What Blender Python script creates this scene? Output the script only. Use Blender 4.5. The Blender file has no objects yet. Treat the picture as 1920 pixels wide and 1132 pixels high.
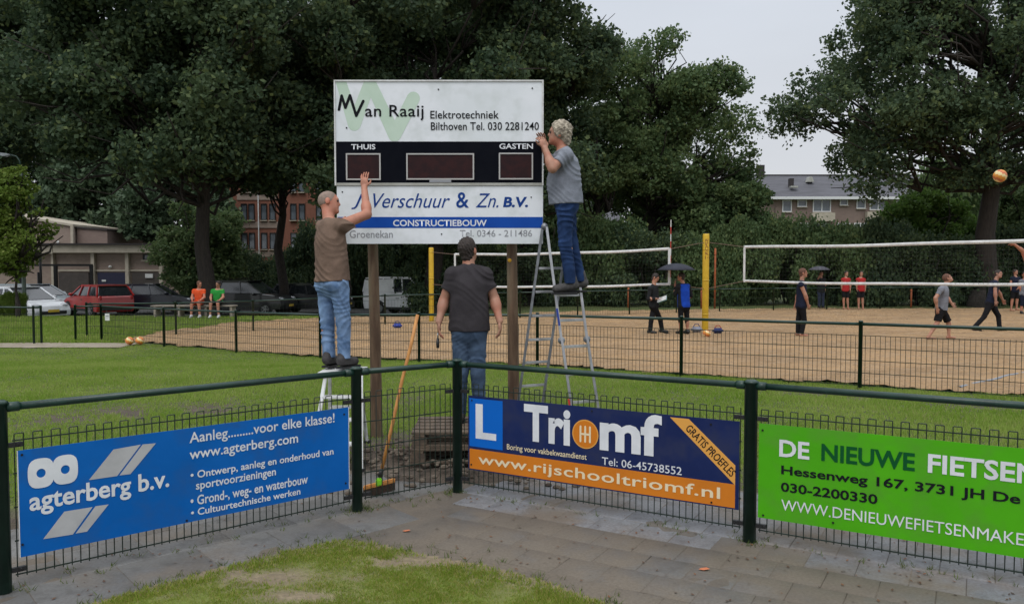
import bpy, math, random
import numpy as np
from mathutils import Vector, Matrix

# ------------------------------------------------------------------ camera, sky, sun, exposure
SC = bpy.context.scene
COL = SC.collection
F_PX, CAM_H = 1500.0, 1.9
PITCH = math.atan(66 / 1500)
cam_d = bpy.data.cameras.new('camera'); cam = bpy.data.objects.new('camera', cam_d); COL.objects.link(cam)
cam_d.sensor_width = 36; cam_d.lens = 36 * F_PX / 1920
cam.location = (0, 0, CAM_H); cam.rotation_euler = (math.radians(90) - PITCH, 0, 0)
cam_d.clip_start = 0.1; cam_d.clip_end = 2000
SC.camera = cam
SUN_EL, SUN_AZ = math.radians(58), math.radians(200)     # high, behind and a little to the left of the camera
W = bpy.data.worlds.new('World'); SC.world = W; W.use_nodes = True
nt = W.node_tree; nt.nodes.clear()
n_out = nt.nodes.new('ShaderNodeOutputWorld'); n_bg = nt.nodes.new('ShaderNodeBackground')
n_sky = nt.nodes.new('ShaderNodeTexSky'); n_sky.sky_type = 'NISHITA'; n_sky.sun_disc = False
n_sky.sun_elevation = SUN_EL; n_sky.sun_rotation = SUN_AZ; n_sky.dust_density = 5; n_sky.air_density = 1.5
n_hs = nt.nodes.new('ShaderNodeHueSaturation'); n_hs.inputs['Saturation'].default_value = 0.25
nt.links.new(n_sky.outputs[0], n_hs.inputs['Color'])
n_tc = nt.nodes.new('ShaderNodeTexCoord'); n_sep = nt.nodes.new('ShaderNodeSeparateXYZ')
nt.links.new(n_tc.outputs['Generated'], n_sep.inputs[0])
n_rmp = nt.nodes.new('ShaderNodeValToRGB'); r = n_rmp.color_ramp      # overcast dome: brighter towards the zenith
r.elements[0].position = 0.0; r.elements[0].color = (.345, .352, .365, 1)
r.elements[1].position = 1.0; r.elements[1].color = (.80, .83, .88, 1)
e = r.elements.new(.33); e.color = (.34, .366, .408, 1)
e = r.elements.new(.6); e.color = (.56, .59, .64, 1)
nt.links.new(n_sep.outputs['Z'], n_rmp.inputs[0])
n_no = nt.nodes.new('ShaderNodeTexNoise'); n_no.inputs['Scale'].default_value = 2.2; n_no.inputs['Detail'].default_value = 4
n_map = nt.nodes.new('ShaderNodeMapping'); n_map.inputs['Scale'].default_value = (1, 1, 3)
nt.links.new(n_tc.outputs['Generated'], n_map.inputs[0]); nt.links.new(n_map.outputs[0], n_no.inputs['Vector'])
n_mr = nt.nodes.new('ShaderNodeMapRange'); n_mr.inputs['To Min'].default_value = 17.4; n_mr.inputs['To Max'].default_value = 22.4
nt.links.new(n_no.outputs['Fac'], n_mr.inputs['Value'])
n_vm = nt.nodes.new('ShaderNodeVectorMath'); n_vm.operation = 'SCALE'
nt.links.new(n_rmp.outputs[0], n_vm.inputs[0]); nt.links.new(n_mr.outputs[0], n_vm.inputs['Scale'])
n_mx = nt.nodes.new('ShaderNodeMix'); n_mx.data_type = 'RGBA'; n_mx.inputs['Factor'].default_value = .93
nt.links.new(n_hs.outputs[0], n_mx.inputs['A']); nt.links.new(n_vm.outputs[0], n_mx.inputs['B'])
nt.links.new(n_mx.outputs['Result'], n_bg.inputs['Color']); n_bg.inputs['Strength'].default_value = 0.1
nt.links.new(n_bg.outputs[0], n_out.inputs['Surface'])
sd = bpy.data.lights.new('sun', 'SUN'); sun = bpy.data.objects.new('sun', sd); COL.objects.link(sun)
sd.energy = 1.1; sd.angle = math.radians(35); sd.color = (1, .97, .93)
sv = Vector((math.cos(SUN_EL) * math.sin(SUN_AZ), math.cos(SUN_EL) * math.cos(SUN_AZ), math.sin(SUN_EL)))
sun.rotation_euler = sv.to_track_quat('Z', 'Y').to_euler()
SC.view_settings.view_transform = 'Standard'; SC.view_settings.look = 'None'
SC.view_settings.exposure = 0; SC.view_settings.gamma = 1; SC.view_settings.use_curve_mapping = False
SC.cycles.max_bounces = 6; SC.cycles.diffuse_bounces = 3; SC.cycles.transparent_max_bounces = 8

# ------------------------------------------------------------------ helpers
def ray(px, py):
    a = (px - 960) / F_PX; b = -(py - 566) / F_PX
    return np.array([a, math.cos(PITCH) + b * math.sin(PITCH), -math.sin(PITCH) + b * math.cos(PITCH)])
CAM = np.array([0, 0, CAM_H])
def at(px, py, Y): d = ray(px, py); return d * Y / d[1] + CAM          # the place that far away in that direction
def gz(px, py, z=0.): d = ray(px, py); return d * (z - CAM_H) / d[2] + CAM   # the place on the level z in that direction
def sm(a, b, x): t = np.clip((x - a) / (b - a), 0, 1); return t * t * (3 - 2 * t)
def V3(*a): return np.array(a, float)

def tag(o, label=None, cat=None, group=None, kind=None):
    if label: o['label'] = label
    if cat: o['category'] = cat
    if group: o['group'] = group
    if kind: o['kind'] = kind
    return o
def thing(name, label, cat, loc=(0, 0, 0), rz=0, group=None):
    o = bpy.data.objects.new(name, None); COL.objects.link(o)
    o.location = tuple(loc); o.rotation_euler = (0, 0, rz); o.empty_display_size = .1
    return tag(o, label, cat, group)
def link(name, me, mat=None, parent=None, loc=None):
    o = bpy.data.objects.new(name, me); COL.objects.link(o)
    if mat is not None:
        me.materials.clear()
        for m_ in (mat if isinstance(mat, (list, tuple)) else [mat]): me.materials.append(m_)
    if parent: o.parent = parent
    if loc is not None: o.location = tuple(loc)
    return o
def kids(o): return [c for c in bpy.data.objects if c.parent == o]
def copy_tree(o, parent=None):
    c = o.copy(); COL.objects.link(c); c.parent = parent
    for ch in kids(o): copy_tree(ch, c)
    return c
def np_mesh(name, v, f, smooth=False):
    """v (n,3), f (m,k) arrays"""
    v = np.asarray(v, np.float32); f = np.asarray(f, np.int32); k = f.shape[1]
    me = bpy.data.meshes.new(name)
    me.vertices.add(len(v)); me.vertices.foreach_set('co', v.ravel())
    me.loops.add(f.size); me.loops.foreach_set('vertex_index', f.ravel())
    me.polygons.add(len(f)); me.polygons.foreach_set('loop_start', np.arange(0, f.size, k, dtype=np.int32))
    me.polygons.foreach_set('loop_total', np.full(len(f), k, np.int32))
    if smooth: me.polygons.foreach_set('use_smooth', np.ones(len(f), bool))
    me.update(calc_edges=True)
    return me

class MB:
    def __init__(s): s.v = []; s.f = []; s.mi = []; s.cur = 0
    def add(s, vs, fs):
        b = len(s.v); s.v += [tuple(map(float, p)) for p in vs]; s.f += [tuple(b + i for i in f) for f in fs]; s.mi += [s.cur] * len(fs); return s
    def box(s, c, d, rz=0, R=None):
        c = np.array(c, float); h = np.array(d, float) / 2
        P = np.array([(x, y, z) for x in (-1, 1) for y in (-1, 1) for z in (-1, 1)]) * h
        if R is None: ca, sa = math.cos(rz), math.sin(rz); R = np.array([[ca, -sa, 0], [sa, ca, 0], [0, 0, 1]])
        P = P @ np.array(R).T + c
        return s.add(P, [(0, 1, 3, 2), (4, 6, 7, 5), (0, 4, 5, 1), (2, 3, 7, 6), (0, 2, 6, 4), (1, 5, 7, 3)])
    def bar(s, a, b, w, h, up=(0, 0, 1)):
        a = np.array(a, float); b = np.array(b, float); d = b - a; L = np.linalg.norm(d); d /= L
        u = np.array(up, float); x = np.cross(d, u)
        if np.linalg.norm(x) < 1e-4: x = np.cross(d, (1, 0, 0))
        x /= np.linalg.norm(x); z = np.cross(x, d)
        return s.box((a + b) / 2, (w, L, h), R=np.array([x, d, z]).T)
    def tube(s, pts, r, n=10, caps=True):
        pts = [np.array(p, float) for p in pts]; m = len(pts)
        rr = r if hasattr(r, '__len__') else [r] * m
        vs = []; px = None
        for i, p in enumerate(pts):
            d = pts[min(i + 1, m - 1)] - pts[max(i - 1, 0)]; d /= np.linalg.norm(d)
            x = np.cross(d, (0, 0, 1)) if abs(d[2]) < .95 else np.cross(d, (0, 1, 0))
            if px is not None:
                x = px - d * np.dot(px, d)
            x /= np.linalg.norm(x); px = x; y = np.cross(d, x)
            for k in range(n):
                a = 2 * math.pi * k / n; vs.append(p + rr[i] * (math.cos(a) * x + math.sin(a) * y))
        fs = [(i * n + k, i * n + (k + 1) % n, (i + 1) * n + (k + 1) % n, (i + 1) * n + k) for i in range(m - 1) for k in range(n)]
        if caps: fs += [tuple(range(n - 1, -1, -1)), tuple((m - 1) * n + k for k in range(n))]
        return s.add(vs, fs)
    def lathe(s, prof, n=16, c=(0, 0, 0), axis='z'):
        vs = []
        for (r_, z_) in prof:
            for k in range(n):
                a = 2 * math.pi * k / n; p = (r_ * math.cos(a), r_ * math.sin(a), z_)
                if axis == 'y': p = (p[0], p[2], p[1])
                vs.append((p[0] + c[0], p[1] + c[1], p[2] + c[2]))
        m = len(prof)
        fs = [(i * n + k, i * n + (k + 1) % n, (i + 1) * n + (k + 1) % n, (i + 1) * n + k) for i in range(m - 1) for k in range(n)]
        fs += [tuple(range(n - 1, -1, -1)), tuple((m - 1) * n + k for k in range(n))]
        return s.add(vs, fs)
    def ball(s, c, r, nu=14, nv=9):
        rr = r if hasattr(r, '__len__') else (r, r, r)
        vs = [(c[0] + rr[0] * math.sin(math.pi * j / nv) * math.cos(2 * math.pi * i / nu), c[1] + rr[1] * math.sin(math.pi * j / nv) * math.sin(2 * math.pi * i / nu), c[2] + rr[2] * math.cos(math.pi * j / nv)) for j in range(1, nv) for i in range(nu)]
        t = len(vs); vs += [(c[0], c[1], c[2] + rr[2]), (c[0], c[1], c[2] - rr[2])]
        fs = [(j * nu + i, (j + 1) * nu + i, (j + 1) * nu + (i + 1) % nu, j * nu + (i + 1) % nu) for j in range(nv - 2) for i in range(nu)]
        fs += [(t, i, (i + 1) % nu) for i in range(nu)] + [(t + 1, (nv - 2) * nu + (i + 1) % nu, (nv - 2) * nu + i) for i in range(nu)]
        return s.add(vs, fs)
    def prism(s, poly, y0, y1, ax='xz'):
        """polygon in xz extruded along y"""
        n = len(poly); vs = [(p[0], y0, p[1]) for p in poly] + [(p[0], y1, p[1]) for p in poly]
        return s.add(vs, [tuple(range(n)), tuple(range(2 * n - 1, n - 1, -1))] + [(i, i + n, (i + 1) % n + n, (i + 1) % n) for i in range(n)])
    def mesh(s, name, smooth=False, bevel=0):
        me = bpy.data.meshes.new(name); me.from_pydata(s.v, [], s.f)
        if s.cur or any(s.mi): me.polygons.foreach_set('material_index', s.mi)
        import bmesh
        bm = bmesh.new(); bm.from_mesh(me); bmesh.ops.recalc_face_normals(bm, faces=bm.faces[:])
        if bevel: bmesh.ops.bevel(bm, geom=bm.edges[:], offset=bevel, segments=2, affect='EDGES', clamp_overlap=True)
        bm.to_mesh(me); bm.free()
        if smooth: me.polygons.foreach_set('use_smooth', [True] * len(me.polygons))
        me.update(); return me
    def build(s, name, mat, parent=None, smooth=False, bevel=0, loc=None):
        return link(name, s.mesh(name, smooth, bevel), mat, parent, loc)

# ------------------------------------------------------------------ materials
def mat(name, c1, c2=None, scale=5, rough=.6, metal=0, bump=0, bscale=40, coat=0, detail=5, c3=None, scale3=1.2, rough2=None, spec=.5, coords='Object', lo=.4, hi=.6, trans=0, stretch=None, bdist=.01):
    m = bpy.data.materials.new(name); m.use_nodes = True; t = m.node_tree; N = t.nodes; L = t.links
    b = N['Principled BSDF']; b.inputs['Roughness'].default_value = rough; b.inputs['Metallic'].default_value = metal
    b.inputs['Base Color'].default_value = (*c1, 1); b.inputs['Coat Weight'].default_value = coat; b.inputs['Specular IOR Level'].default_value = spec
    co = None
    def vec():
        nonlocal co
        if co is None:
            if coords == 'World': g = N.new('ShaderNodeNewGeometry'); co = g.outputs['Position']
            else: g = N.new('ShaderNodeTexCoord'); co = g.outputs[coords]
            if stretch:
                mp = N.new('ShaderNodeMapping'); mp.inputs['Scale'].default_value = stretch; L.new(co, mp.inputs[0]); co = mp.outputs[0]
        return co
    def noise(sc, lo_, hi_, det=detail):
        n = N.new('ShaderNodeTexNoise'); n.inputs['Scale'].default_value = sc; n.inputs['Detail'].default_value = det; n.inputs['Roughness'].default_value = .6
        L.new(vec(), n.inputs['Vector']); r = N.new('ShaderNodeMapRange'); r.inputs['From Min'].default_value = lo_; r.inputs['From Max'].default_value = hi_
        L.new(n.outputs['Fac'], r.inputs['Value']); return r.outputs[0]
    col = None
    if c2 is not None:
        x = N.new('ShaderNodeMix'); x.data_type = 'RGBA'; x.inputs['A'].default_value = (*c1, 1); x.inputs['B'].default_value = (*c2, 1)
        f = noise(scale, lo, hi); L.new(f, x.inputs['Factor']); col = x.outputs['Result']
        if rough2 is not None:
            q = N.new('ShaderNodeMix'); q.inputs['A'].default_value = rough; q.inputs['B'].default_value = rough2; L.new(f, q.inputs['Factor']); L.new(q.outputs['Result'], b.inputs['Roughness'])
        if c3 is not None:
            y = N.new('ShaderNodeMix'); y.data_type = 'RGBA'; L.new(col, y.inputs['A']); y.inputs['B'].default_value = (*c3, 1); L.new(noise(scale3, .48, .68, 3), y.inputs['Factor']); col = y.outputs['Result']
        L.new(col, b.inputs['Base Color'])
    if bump:
        n = N.new('ShaderNodeTexNoise'); n.inputs['Scale'].default_value = bscale; n.inputs['Detail'].default_value = 5; L.new(vec(), n.inputs['Vector'])
        p = N.new('ShaderNodeBump'); p.inputs['Strength'].default_value = bump; p.inputs['Distance'].default_value = bdist; L.new(n.outputs['Fac'], p.inputs['Height']); L.new(p.outputs[0], b.inputs['Normal'])
    if trans:
        tr = N.new('ShaderNodeBsdfTranslucent'); ms = N.new('ShaderNodeMixShader'); ms.inputs[0].default_value = trans
        if col is not None: L.new(col, tr.inputs['Color'])
        else: tr.inputs['Color'].default_value = (*c1, 1)
        L.new(b.outputs[0], ms.inputs[1]); L.new(tr.outputs[0], ms.inputs[2]); L.new(ms.outputs[0], N['Material Output'].inputs[0])
    return m

def leaf_mat(name, c1, c2, c3, trans=.25, dry=.75):
    """per-leaf colour variation from a stored attribute, clumps from noise"""
    m = bpy.data.materials.new(name); m.use_nodes = True; t = m.node_tree; N = t.nodes; L = t.links
    b = N['Principled BSDF']; b.inputs['Roughness'].default_value = .6; b.inputs['Specular IOR Level'].default_value = .22
    g = N.new('ShaderNodeNewGeometry'); oi = N.new('ShaderNodeObjectInfo')
    n = N.new('ShaderNodeTexNoise'); n.inputs['Scale'].default_value = .55; n.inputs['Detail'].default_value = 3; L.new(g.outputs['Position'], n.inputs['Vector'])
    r = N.new('ShaderNodeMapRange'); r.inputs['From Min'].default_value = .38; r.inputs['From Max'].default_value = .62; L.new(n.outputs['Fac'], r.inputs['Value'])
    x = N.new('ShaderNodeMix'); x.data_type = 'RGBA'; x.inputs['A'].default_value = (*c1, 1); x.inputs['B'].default_value = (*c2, 1); L.new(r.outputs[0], x.inputs['Factor'])
    r2 = N.new('ShaderNodeMapRange'); r2.inputs['From Min'].default_value = dry; r2.inputs['From Max'].default_value = 1.0; L.new(g.outputs['Random Per Island'], r2.inputs['Value'])
    y = N.new('ShaderNodeMix'); y.data_type = 'RGBA'; L.new(x.outputs['Result'], y.inputs['A']); y.inputs['B'].default_value = (*c3, 1)
    L.new(r2.outputs[0], y.inputs['Factor'])
    L.new(y.outputs['Result'], b.inputs['Base Color'])
    tr = N.new('ShaderNodeBsdfTranslucent'); ms = N.new('ShaderNodeMixShader'); ms.inputs[0].default_value = trans
    L.new(y.outputs['Result'], tr.inputs['Color']); L.new(b.outputs[0], ms.inputs[1]); L.new(tr.outputs[0], ms.inputs[2]); L.new(ms.outputs[0], N['Material Output'].inputs[0])
    return m

M = {}
M['green_paint'] = mat('green_paint', (.006, .026, .018), (.010, .038, .026), 9, .35, bump=.15, bscale=60)
M['wire'] = mat('wire_paint', (.008, .020, .014), (.014, .026, .018), 9, .4)
M['dark_metal'] = mat('dark_metal', (.02, .02, .02), rough=.4, metal=.5)
M['zinc'] = mat('galvanised_steel', (.35, .37, .38), (.25, .27, .28), 20, .4, metal=.8)
M['alu'] = mat('aluminium', (.62, .63, .65), (.45, .46, .48), 8, .35, metal=.75)
M['alu_dull'] = mat('dull_aluminium', (.28, .30, .32), (.20, .21, .22), 8, .45, metal=.6)
M['white_alu'] = mat('white_painted_metal', (.72, .73, .72), (.60, .60, .58), 12, .4)
M['plastic_black'] = mat('black_plastic', (.015, .015, .016), rough=.5)
M['white_panel'] = mat('weathered_white_panel', (.80, .83, .86), (.73, .77, .79), 1.6, .4, c3=(.64, .68, .68), scale3=3.5)
M['black_panel'] = mat('black_panel', (.004, .005, .009), (.006, .007, .011), 4, .7, spec=.05)
M['display'] = mat('dark_red_display', (.030, .006, .006), (.018, .004, .005), 14, .4, spec=.25)
M['frame_grey'] = mat('grey_display_frame', (.45, .44, .42), rough=.4)
M['frame_strip'] = mat('aluminium_strip', (.42, .42, .38), (.34, .34, .30), 6, .45, metal=.3)
M['print_black'] = mat('black_lettering', (.010, .011, .014), rough=.7, spec=.1)
M['print_white'] = mat('white_lettering', (.75, .77, .80), (.66, .68, .71), 6, .5)
M['print_cream'] = mat('cream_lettering', (.80, .68, .45), rough=.5)
M['print_blue'] = mat('blue_lettering', (.008, .05, .24), rough=.6, spec=.15)
M['print_band'] = mat('blue_band', (.003, .06, .34), (.004, .07, .38), 3, .5, spec=.2)
M['print_pale_green'] = mat('pale_green_print', (.50, .64, .51), (.55, .68, .56), 3, .4)
M['print_grey'] = mat('grey_lettering', (.28, .29, .31), rough=.5)
M['banner_blue'] = mat('blue_sign_sheet', (0, .112, .43), (.002, .128, .48), 1.5, .5, bump=.3, bscale=2.2, bdist=.03, c3=(.012, .105, .36), scale3=4, spec=.2)
M['banner_light_blue'] = mat('light_blue_print', (.002, .12, .52), (.002, .13, .56), 1.5, .5, spec=.2)
M['banner_navy'] = mat('navy_sign_sheet', (.008, .018, .085), (.012, .024, .10), 2, .5, bump=.3, bscale=2.2, bdist=.03, c3=(.022, .03, .085), scale3=4, spec=.2)
M['banner_orange'] = mat('orange_print', (.66, .20, .010), (.60, .18, .010), 3, .4)
M['banner_pale_orange'] = mat('pale_orange_print', (.75, .36, .07), rough=.4)
M['banner_green'] = mat('lime_green_sign_sheet', (.078, .42, .006), (.068, .37, .006), 1.2, .5, bump=.3, bscale=2.2, bdist=.03, c3=(.085, .33, .02), scale3=4, spec=.2)
M['print_dark_green'] = mat('dark_green_lettering', (.002, .085, .02), rough=.6, spec=.15)
M['print_silver'] = mat('silver_grey_print', (.48, .48, .49), (.42, .42, .43), 6, .45)
M['pole_wood'] = mat('weathered_round_pole', (.17, .105, .062), (.10, .058, .034), 7, .8, bump=.5, bscale=25, stretch=(3, 3, .35), c3=(.20, .16, .10), scale3=3)
M['pallet_wood'] = mat('weathered_pallet_wood', (.13, .095, .065), (.075, .055, .04), 12, .85, bump=.4, bscale=30)
M['broom_wood'] = mat('orange_broom_handle_wood', (.55, .25, .06), (.45, .19, .05), 10, .5, stretch=(4, 4, .6))
M['bristle'] = mat('dark_bristles', (.03, .022, .016), (.06, .035, .02), 60, .9, bump=1, bscale=200)
M['neon'] = mat('neon_green_plastic', (.25, .65, .03), rough=.4)
M['yellow_pad'] = mat('yellow_post_padding', (.62, .40, .02), (.55, .34, .02), 4, .5, bump=.2, bscale=10)
M['net_white'] = mat('white_net_tape', (.72, .72, .71), (.58, .58, .57), 7, .6, bump=.2, bscale=20)
M['net_string'] = mat('black_net_string', (.02, .02, .02), rough=.8)
M['rope'] = mat('net_rope', (.18, .12, .09), rough=.8)
M['rust'] = mat('orange_rusty_post', (.40, .10, .03), (.28, .08, .03), 8, .7)
M['asphalt'] = mat('asphalt', (.05, .05, .05), (.065, .063, .06), 3, .8, coords='World')

# ------------------------------------------------------------------ ground
P0, P1, P2, P3 = V3(-2.968, 4.598, 0), V3(-1.207, 6.165, 0), V3(-.461, 6.699, 0), V3(1.646, 5.472, 0)
uR = (P3 - P2) / np.linalg.norm(P3 - P2); uL = (P1 - P0) / np.linalg.norm(P1 - P0); uM = (P2 - P1) / np.linalg.norm(P2 - P1)
P4 = P3 + uR * 2.44; P5 = P4 + uR * 2.44; Pm1 = P0 - uL * 2.36
def behind(x, y):
    """signed distance beyond the front fence (positive on the field side)"""
    def sd(A, u): return (x - A[0]) * (-u[1]) + (y - A[1]) * u[0]
    return np.maximum(np.maximum(sd(P0, uL), sd(P1, uM)), sd(P2, uR))
rng = np.random.default_rng(5)
def fbm(x, y, s=1., seed=0):
    """cheap smooth pseudo noise, about -1..1"""
    x = np.asarray(x) * s; y = np.asarray(y) * s; o = 0; a = 1; t = 0
    for k in range(4):
        p = seed * 1.7 + k * 2.3
        o = o + a * np.sin(x * 1.3 + 1.9 * np.sin(y * .9 + p) + p) * np.cos(y * 1.1 + 1.7 * np.sin(x * .8 - p) - 2 * p); t += a; a *= .55; x = x * 2.1 + .7; y = y * 2.1 - .3
    return o / t * 1.6
MOUND = [(-1.15, 7.7, .16, .5, .35), (-.55, 7.16, .26, .6, .2), (-.1, 7.5, .05, .6, .5), (0.0, 8.5, .05, .8, .5)]
def G(x, y):
    x = np.asarray(x, float); y = np.asarray(y, float)
    g = .10 * sm(.9, 2.0, behind(x, y)) * (1 - sm(12.5, 16.5, y + .3 * x))
    g = g + .025 * fbm(x, y, .8, 1) * sm(1.3, 2.2, behind(x, y)) * (1 - sm(11, 13, y))
    for (mx, my, h, sx, sy) in MOUND: g = g + h * .5 * np.exp(-((x - mx) / sx) ** 2 - ((y - my) / sy) ** 2)
    g = g - .15 * (1 - sm(-6, 1, x)) * sm(13, 17, y) * (1 - sm(24, 28, y))
    return g - .5 * sm(29.5, 33, y) * (1 - sm(-6, 2, x))
def bare(x, y):
    """1 where the field has lost its grass"""
    b = behind(x, y)
    d = 1 - sm(1.15, 1.6, b + .25 * fbm(x, y, 2.2, 3))
    d = np.maximum(d, (1 - sm(.55, 1.0, np.hypot((x + .6) / 1.7, (y - 7.7) / 1.35) + .12 * fbm(x, y, 3, 4))))
    st = np.exp(-((y - (10.1 + .25 * (x + 3.5))) / .6) ** 2) * sm(-7, -5, x) * (1 - sm(-1.6, -.6, x))       # trodden strip left of the board
    d = np.maximum(d, 1.1 * st * sm(-.5, .3, fbm(x, y, 2.5, 6)))
    st = np.exp(-((y - 11.2 + .62 * (x - 4.1)) / .3) ** 2) * sm(3.4, 4.4, x)
    d = np.maximum(d, 1.0 * st * sm(-.4, .4, fbm(x, y, 2.5, 7)))
    return np.clip(d, 0, 1)
def ground_mat(name='soil_and_turf', ta=(.075, .11, .018), tb=(.12, .14, .032), tc=(.05, .062, .02), sa=(.045, .034, .026), sb=(.115, .088, .065), sc=(.07, .052, .038)):
    m = bpy.data.materials.new(name); m.use_nodes = True; t = m.node_tree; N = t.nodes; L = t.links
    b = N['Principled BSDF']; b.inputs['Roughness'].default_value = .9
    at_ = N.new('ShaderNodeAttribute'); at_.attribute_name = 'bare'; g = N.new('ShaderNodeNewGeometry')
    def nz(s, lo, hi, det=5):
        n = N.new('ShaderNodeTexNoise'); n.inputs['Scale'].default_value = s; n.inputs['Detail'].default_value = det; L.new(g.outputs['Position'], n.inputs['Vector'])
        r = N.new('ShaderNodeMapRange'); r.inputs['From Min'].default_value = lo; r.inputs['From Max'].default_value = hi; L.new(n.outputs['Fac'], r.inputs['Value']); return r.outputs[0], n.outputs['Fac']
    def mx(a, c, f):
        x = N.new('ShaderNodeMix'); x.data_type = 'RGBA'
        for k, q in (('A', a), ('B', c)):
            if isinstance(q, tuple): x.inputs[k].default_value = (*q, 1)
            else: L.new(q, x.inputs[k])
        L.new(f, x.inputs['Factor']); return x.outputs['Result']
    f1, _ = nz(1.1, .35, .65); f2, _ = nz(7, .35, .65); f3, raw = nz(30, .3, .7)
    turf = mx(ta, tb, f1); turf = mx(turf, tc, f2)
    soil = mx(sa, sb, f2); soil = mx(soil, sc, f3)
    L.new(mx(turf, soil, at_.outputs['Fac']), b.inputs['Base Color'])
    p = N.new('ShaderNodeBump'); p.inputs['Strength'].default_value = .8; p.inputs['Distance'].default_value = .03; L.new(raw, p.inputs['Height']); L.new(p.outputs[0], b.inputs['Normal'])
    return m
def sheet(name, xs, ys, hfun, m, attr=None, keep=None, smooth=True):
    X, Y = np.meshgrid(xs, ys); Z = hfun(X, Y); nx = len(xs)
    v = np.stack([X, Y, Z], -1).reshape(-1, 3); i = np.arange(len(ys) - 1)[:, None] * nx + np.arange(nx - 1)[None]
    f = np.stack([i, i + 1, i + nx + 1, i + nx], -1).reshape(-1, 4)
    if keep is not None:
        cx = v[f].mean(1); k = keep(cx[:, 0], cx[:, 1]); f = f[k]
        used = np.unique(f); mp = -np.ones(len(v), int); mp[used] = np.arange(len(used)); v = v[used]; f = mp[f]
    me = np_mesh(name, v, f, smooth)
    if attr:
        a = me.attributes.new(attr[0], 'FLOAT', 'POINT'); a.data.foreach_set('value', attr[1](v[:, 0], v[:, 1]).astype(np.float32))
    return tag(link(name, me, m), kind='structure')
# front lawn outline (camera side)
LAWN = [gz(*c)[:2] for c in [(60, 1175), (200, 1128), (300, 1100), (420, 1070), (530, 1040), (640, 1016), (700, 1025), (780, 1042), (860, 1057), (1000, 1088), (1110, 1128), (1230, 1180)]]
LX = np.array([p[0] for p in LAWN]); LY = np.array([p[1] for p in LAWN]); o_ = np.argsort(LX); LX = LX[o_]; LY = LY[o_]
def lawn_edge(x): return np.interp(x, LX, LY, left=2, right=2)
def in_front_lawn(x, y, m=0): return (y < lawn_edge(x) - m) & (x > LX[0]) & (x < LX[-1])
# ---------------- pavement: base bed and individual paving slabs
def paver_mat(name, ca, cb, cs, sandlo=.45, sandhi=.62):
    m = bpy.data.materials.new(name); m.use_nodes = True; t = m.node_tree; N = t.nodes; L = t.links
    b = N['Principled BSDF']; g = N.new('ShaderNodeNewGeometry'); oi = N.new('ShaderNodeObjectInfo')
    def nz(s, lo, hi, det=6, rg=.6):
        n = N.new('ShaderNodeTexNoise'); n.inputs['Scale'].default_value = s; n.inputs['Detail'].default_value = det; n.inputs['Roughness'].default_value = rg; L.new(g.outputs['Position'], n.inputs['Vector'])
        r = N.new('ShaderNodeMapRange'); r.inputs['From Min'].default_value = lo; r.inputs['From Max'].default_value = hi; L.new(n.outputs['Fac'], r.inputs['Value']); return r.outputs[0], n.outputs['Fac']
    def mx(a, c, f):
        x = N.new('ShaderNodeMix'); x.data_type = 'RGBA'
        for k, q in (('A', a), ('B', c)):
            if isinstance(q, tuple): x.inputs[k].default_value = (*q, 1)
            else: L.new(q, x.inputs[k])
        if isinstance(f, float): x.inputs['Factor'].default_value = f
        else: L.new(f, x.inputs['Factor'])
        return x.outputs['Result']
    base = mx(ca, cb, oi.outputs['Random'])
    f1, _ = nz(1.3, sandlo, sandhi); f2, _ = nz(55, .35, .7, 3); f3, raw = nz(160, .25, .75, 2); f4, _ = nz(.8, .5, .72, 4); f5, _ = nz(9, .5, .75)
    base = mx(base, tuple(c * .6 for c in ca), f5)
    c = mx(base, cs, f1); sp = N.new('ShaderNodeMath'); sp.operation = 'MULTIPLY'; sp.inputs[1].default_value = .55; L.new(f2, sp.inputs[0])
    c = mx(c, tuple(q * .5 for q in cs), sp.outputs[0]); sp2 = N.new('ShaderNodeMath'); sp2.operation = 'MULTIPLY'; sp2.inputs[1].default_value = .6; L.new(f4, sp2.inputs[0])
    c = mx(c, (.075, .063, .05), sp2.outputs[0])
    L.new(c, b.inputs['Base Color'])
    q = N.new('ShaderNodeMapRange'); q.inputs['To Min'].default_value = .62; q.inputs['To Max'].default_value = .9; L.new(f1, q.inputs['Value']); L.new(q.outputs[0], b.inputs['Roughness'])
    p = N.new('ShaderNodeBump'); p.inputs['Strength'].default_value = .5; p.inputs['Distance'].default_value = .006; L.new(raw, p.inputs['Height'])
    L.new(p.outputs[0], b.inputs['Normal']); return m
M['paver'] = paver_mat('grey_concrete_paver', (.118, .116, .112), (.132, .130, .126), (.158, .132, .102), .34, .52)
M['paver_light'] = paver_mat('pale_concrete_paver', (.175, .182, .20), (.21, .215, .225), (.17, .14, .11), .44, .62)
M['paver_left'] = paver_mat('grey_concrete_slab', (.128, .128, .124), (.168, .168, .163), (.175, .148, .118), .5, .66)
M['bed'] = paver_mat('sandy_joint_bed', (.115, .10, .082), (.115, .10, .082), (.155, .127, .096), .36, .54)
def on_pave(x, y):
    b = behind(x, y); return (b < np.where((x > P1[0] - .1) & (x < P2[0] + .35), .45 + .2 * fbm(x, y, 4, 8), 1.28)) & ~in_front_lawn(x, y, .02)
pave = sheet('pavement', np.arange(-8, 10, .1), np.arange(.5, 11, .1), lambda x, y: -.0045 + .0045 * fbm(x, y, 3, 5), M['bed'], keep=lambda x, y: (behind(x, y) < 1.3))
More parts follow.
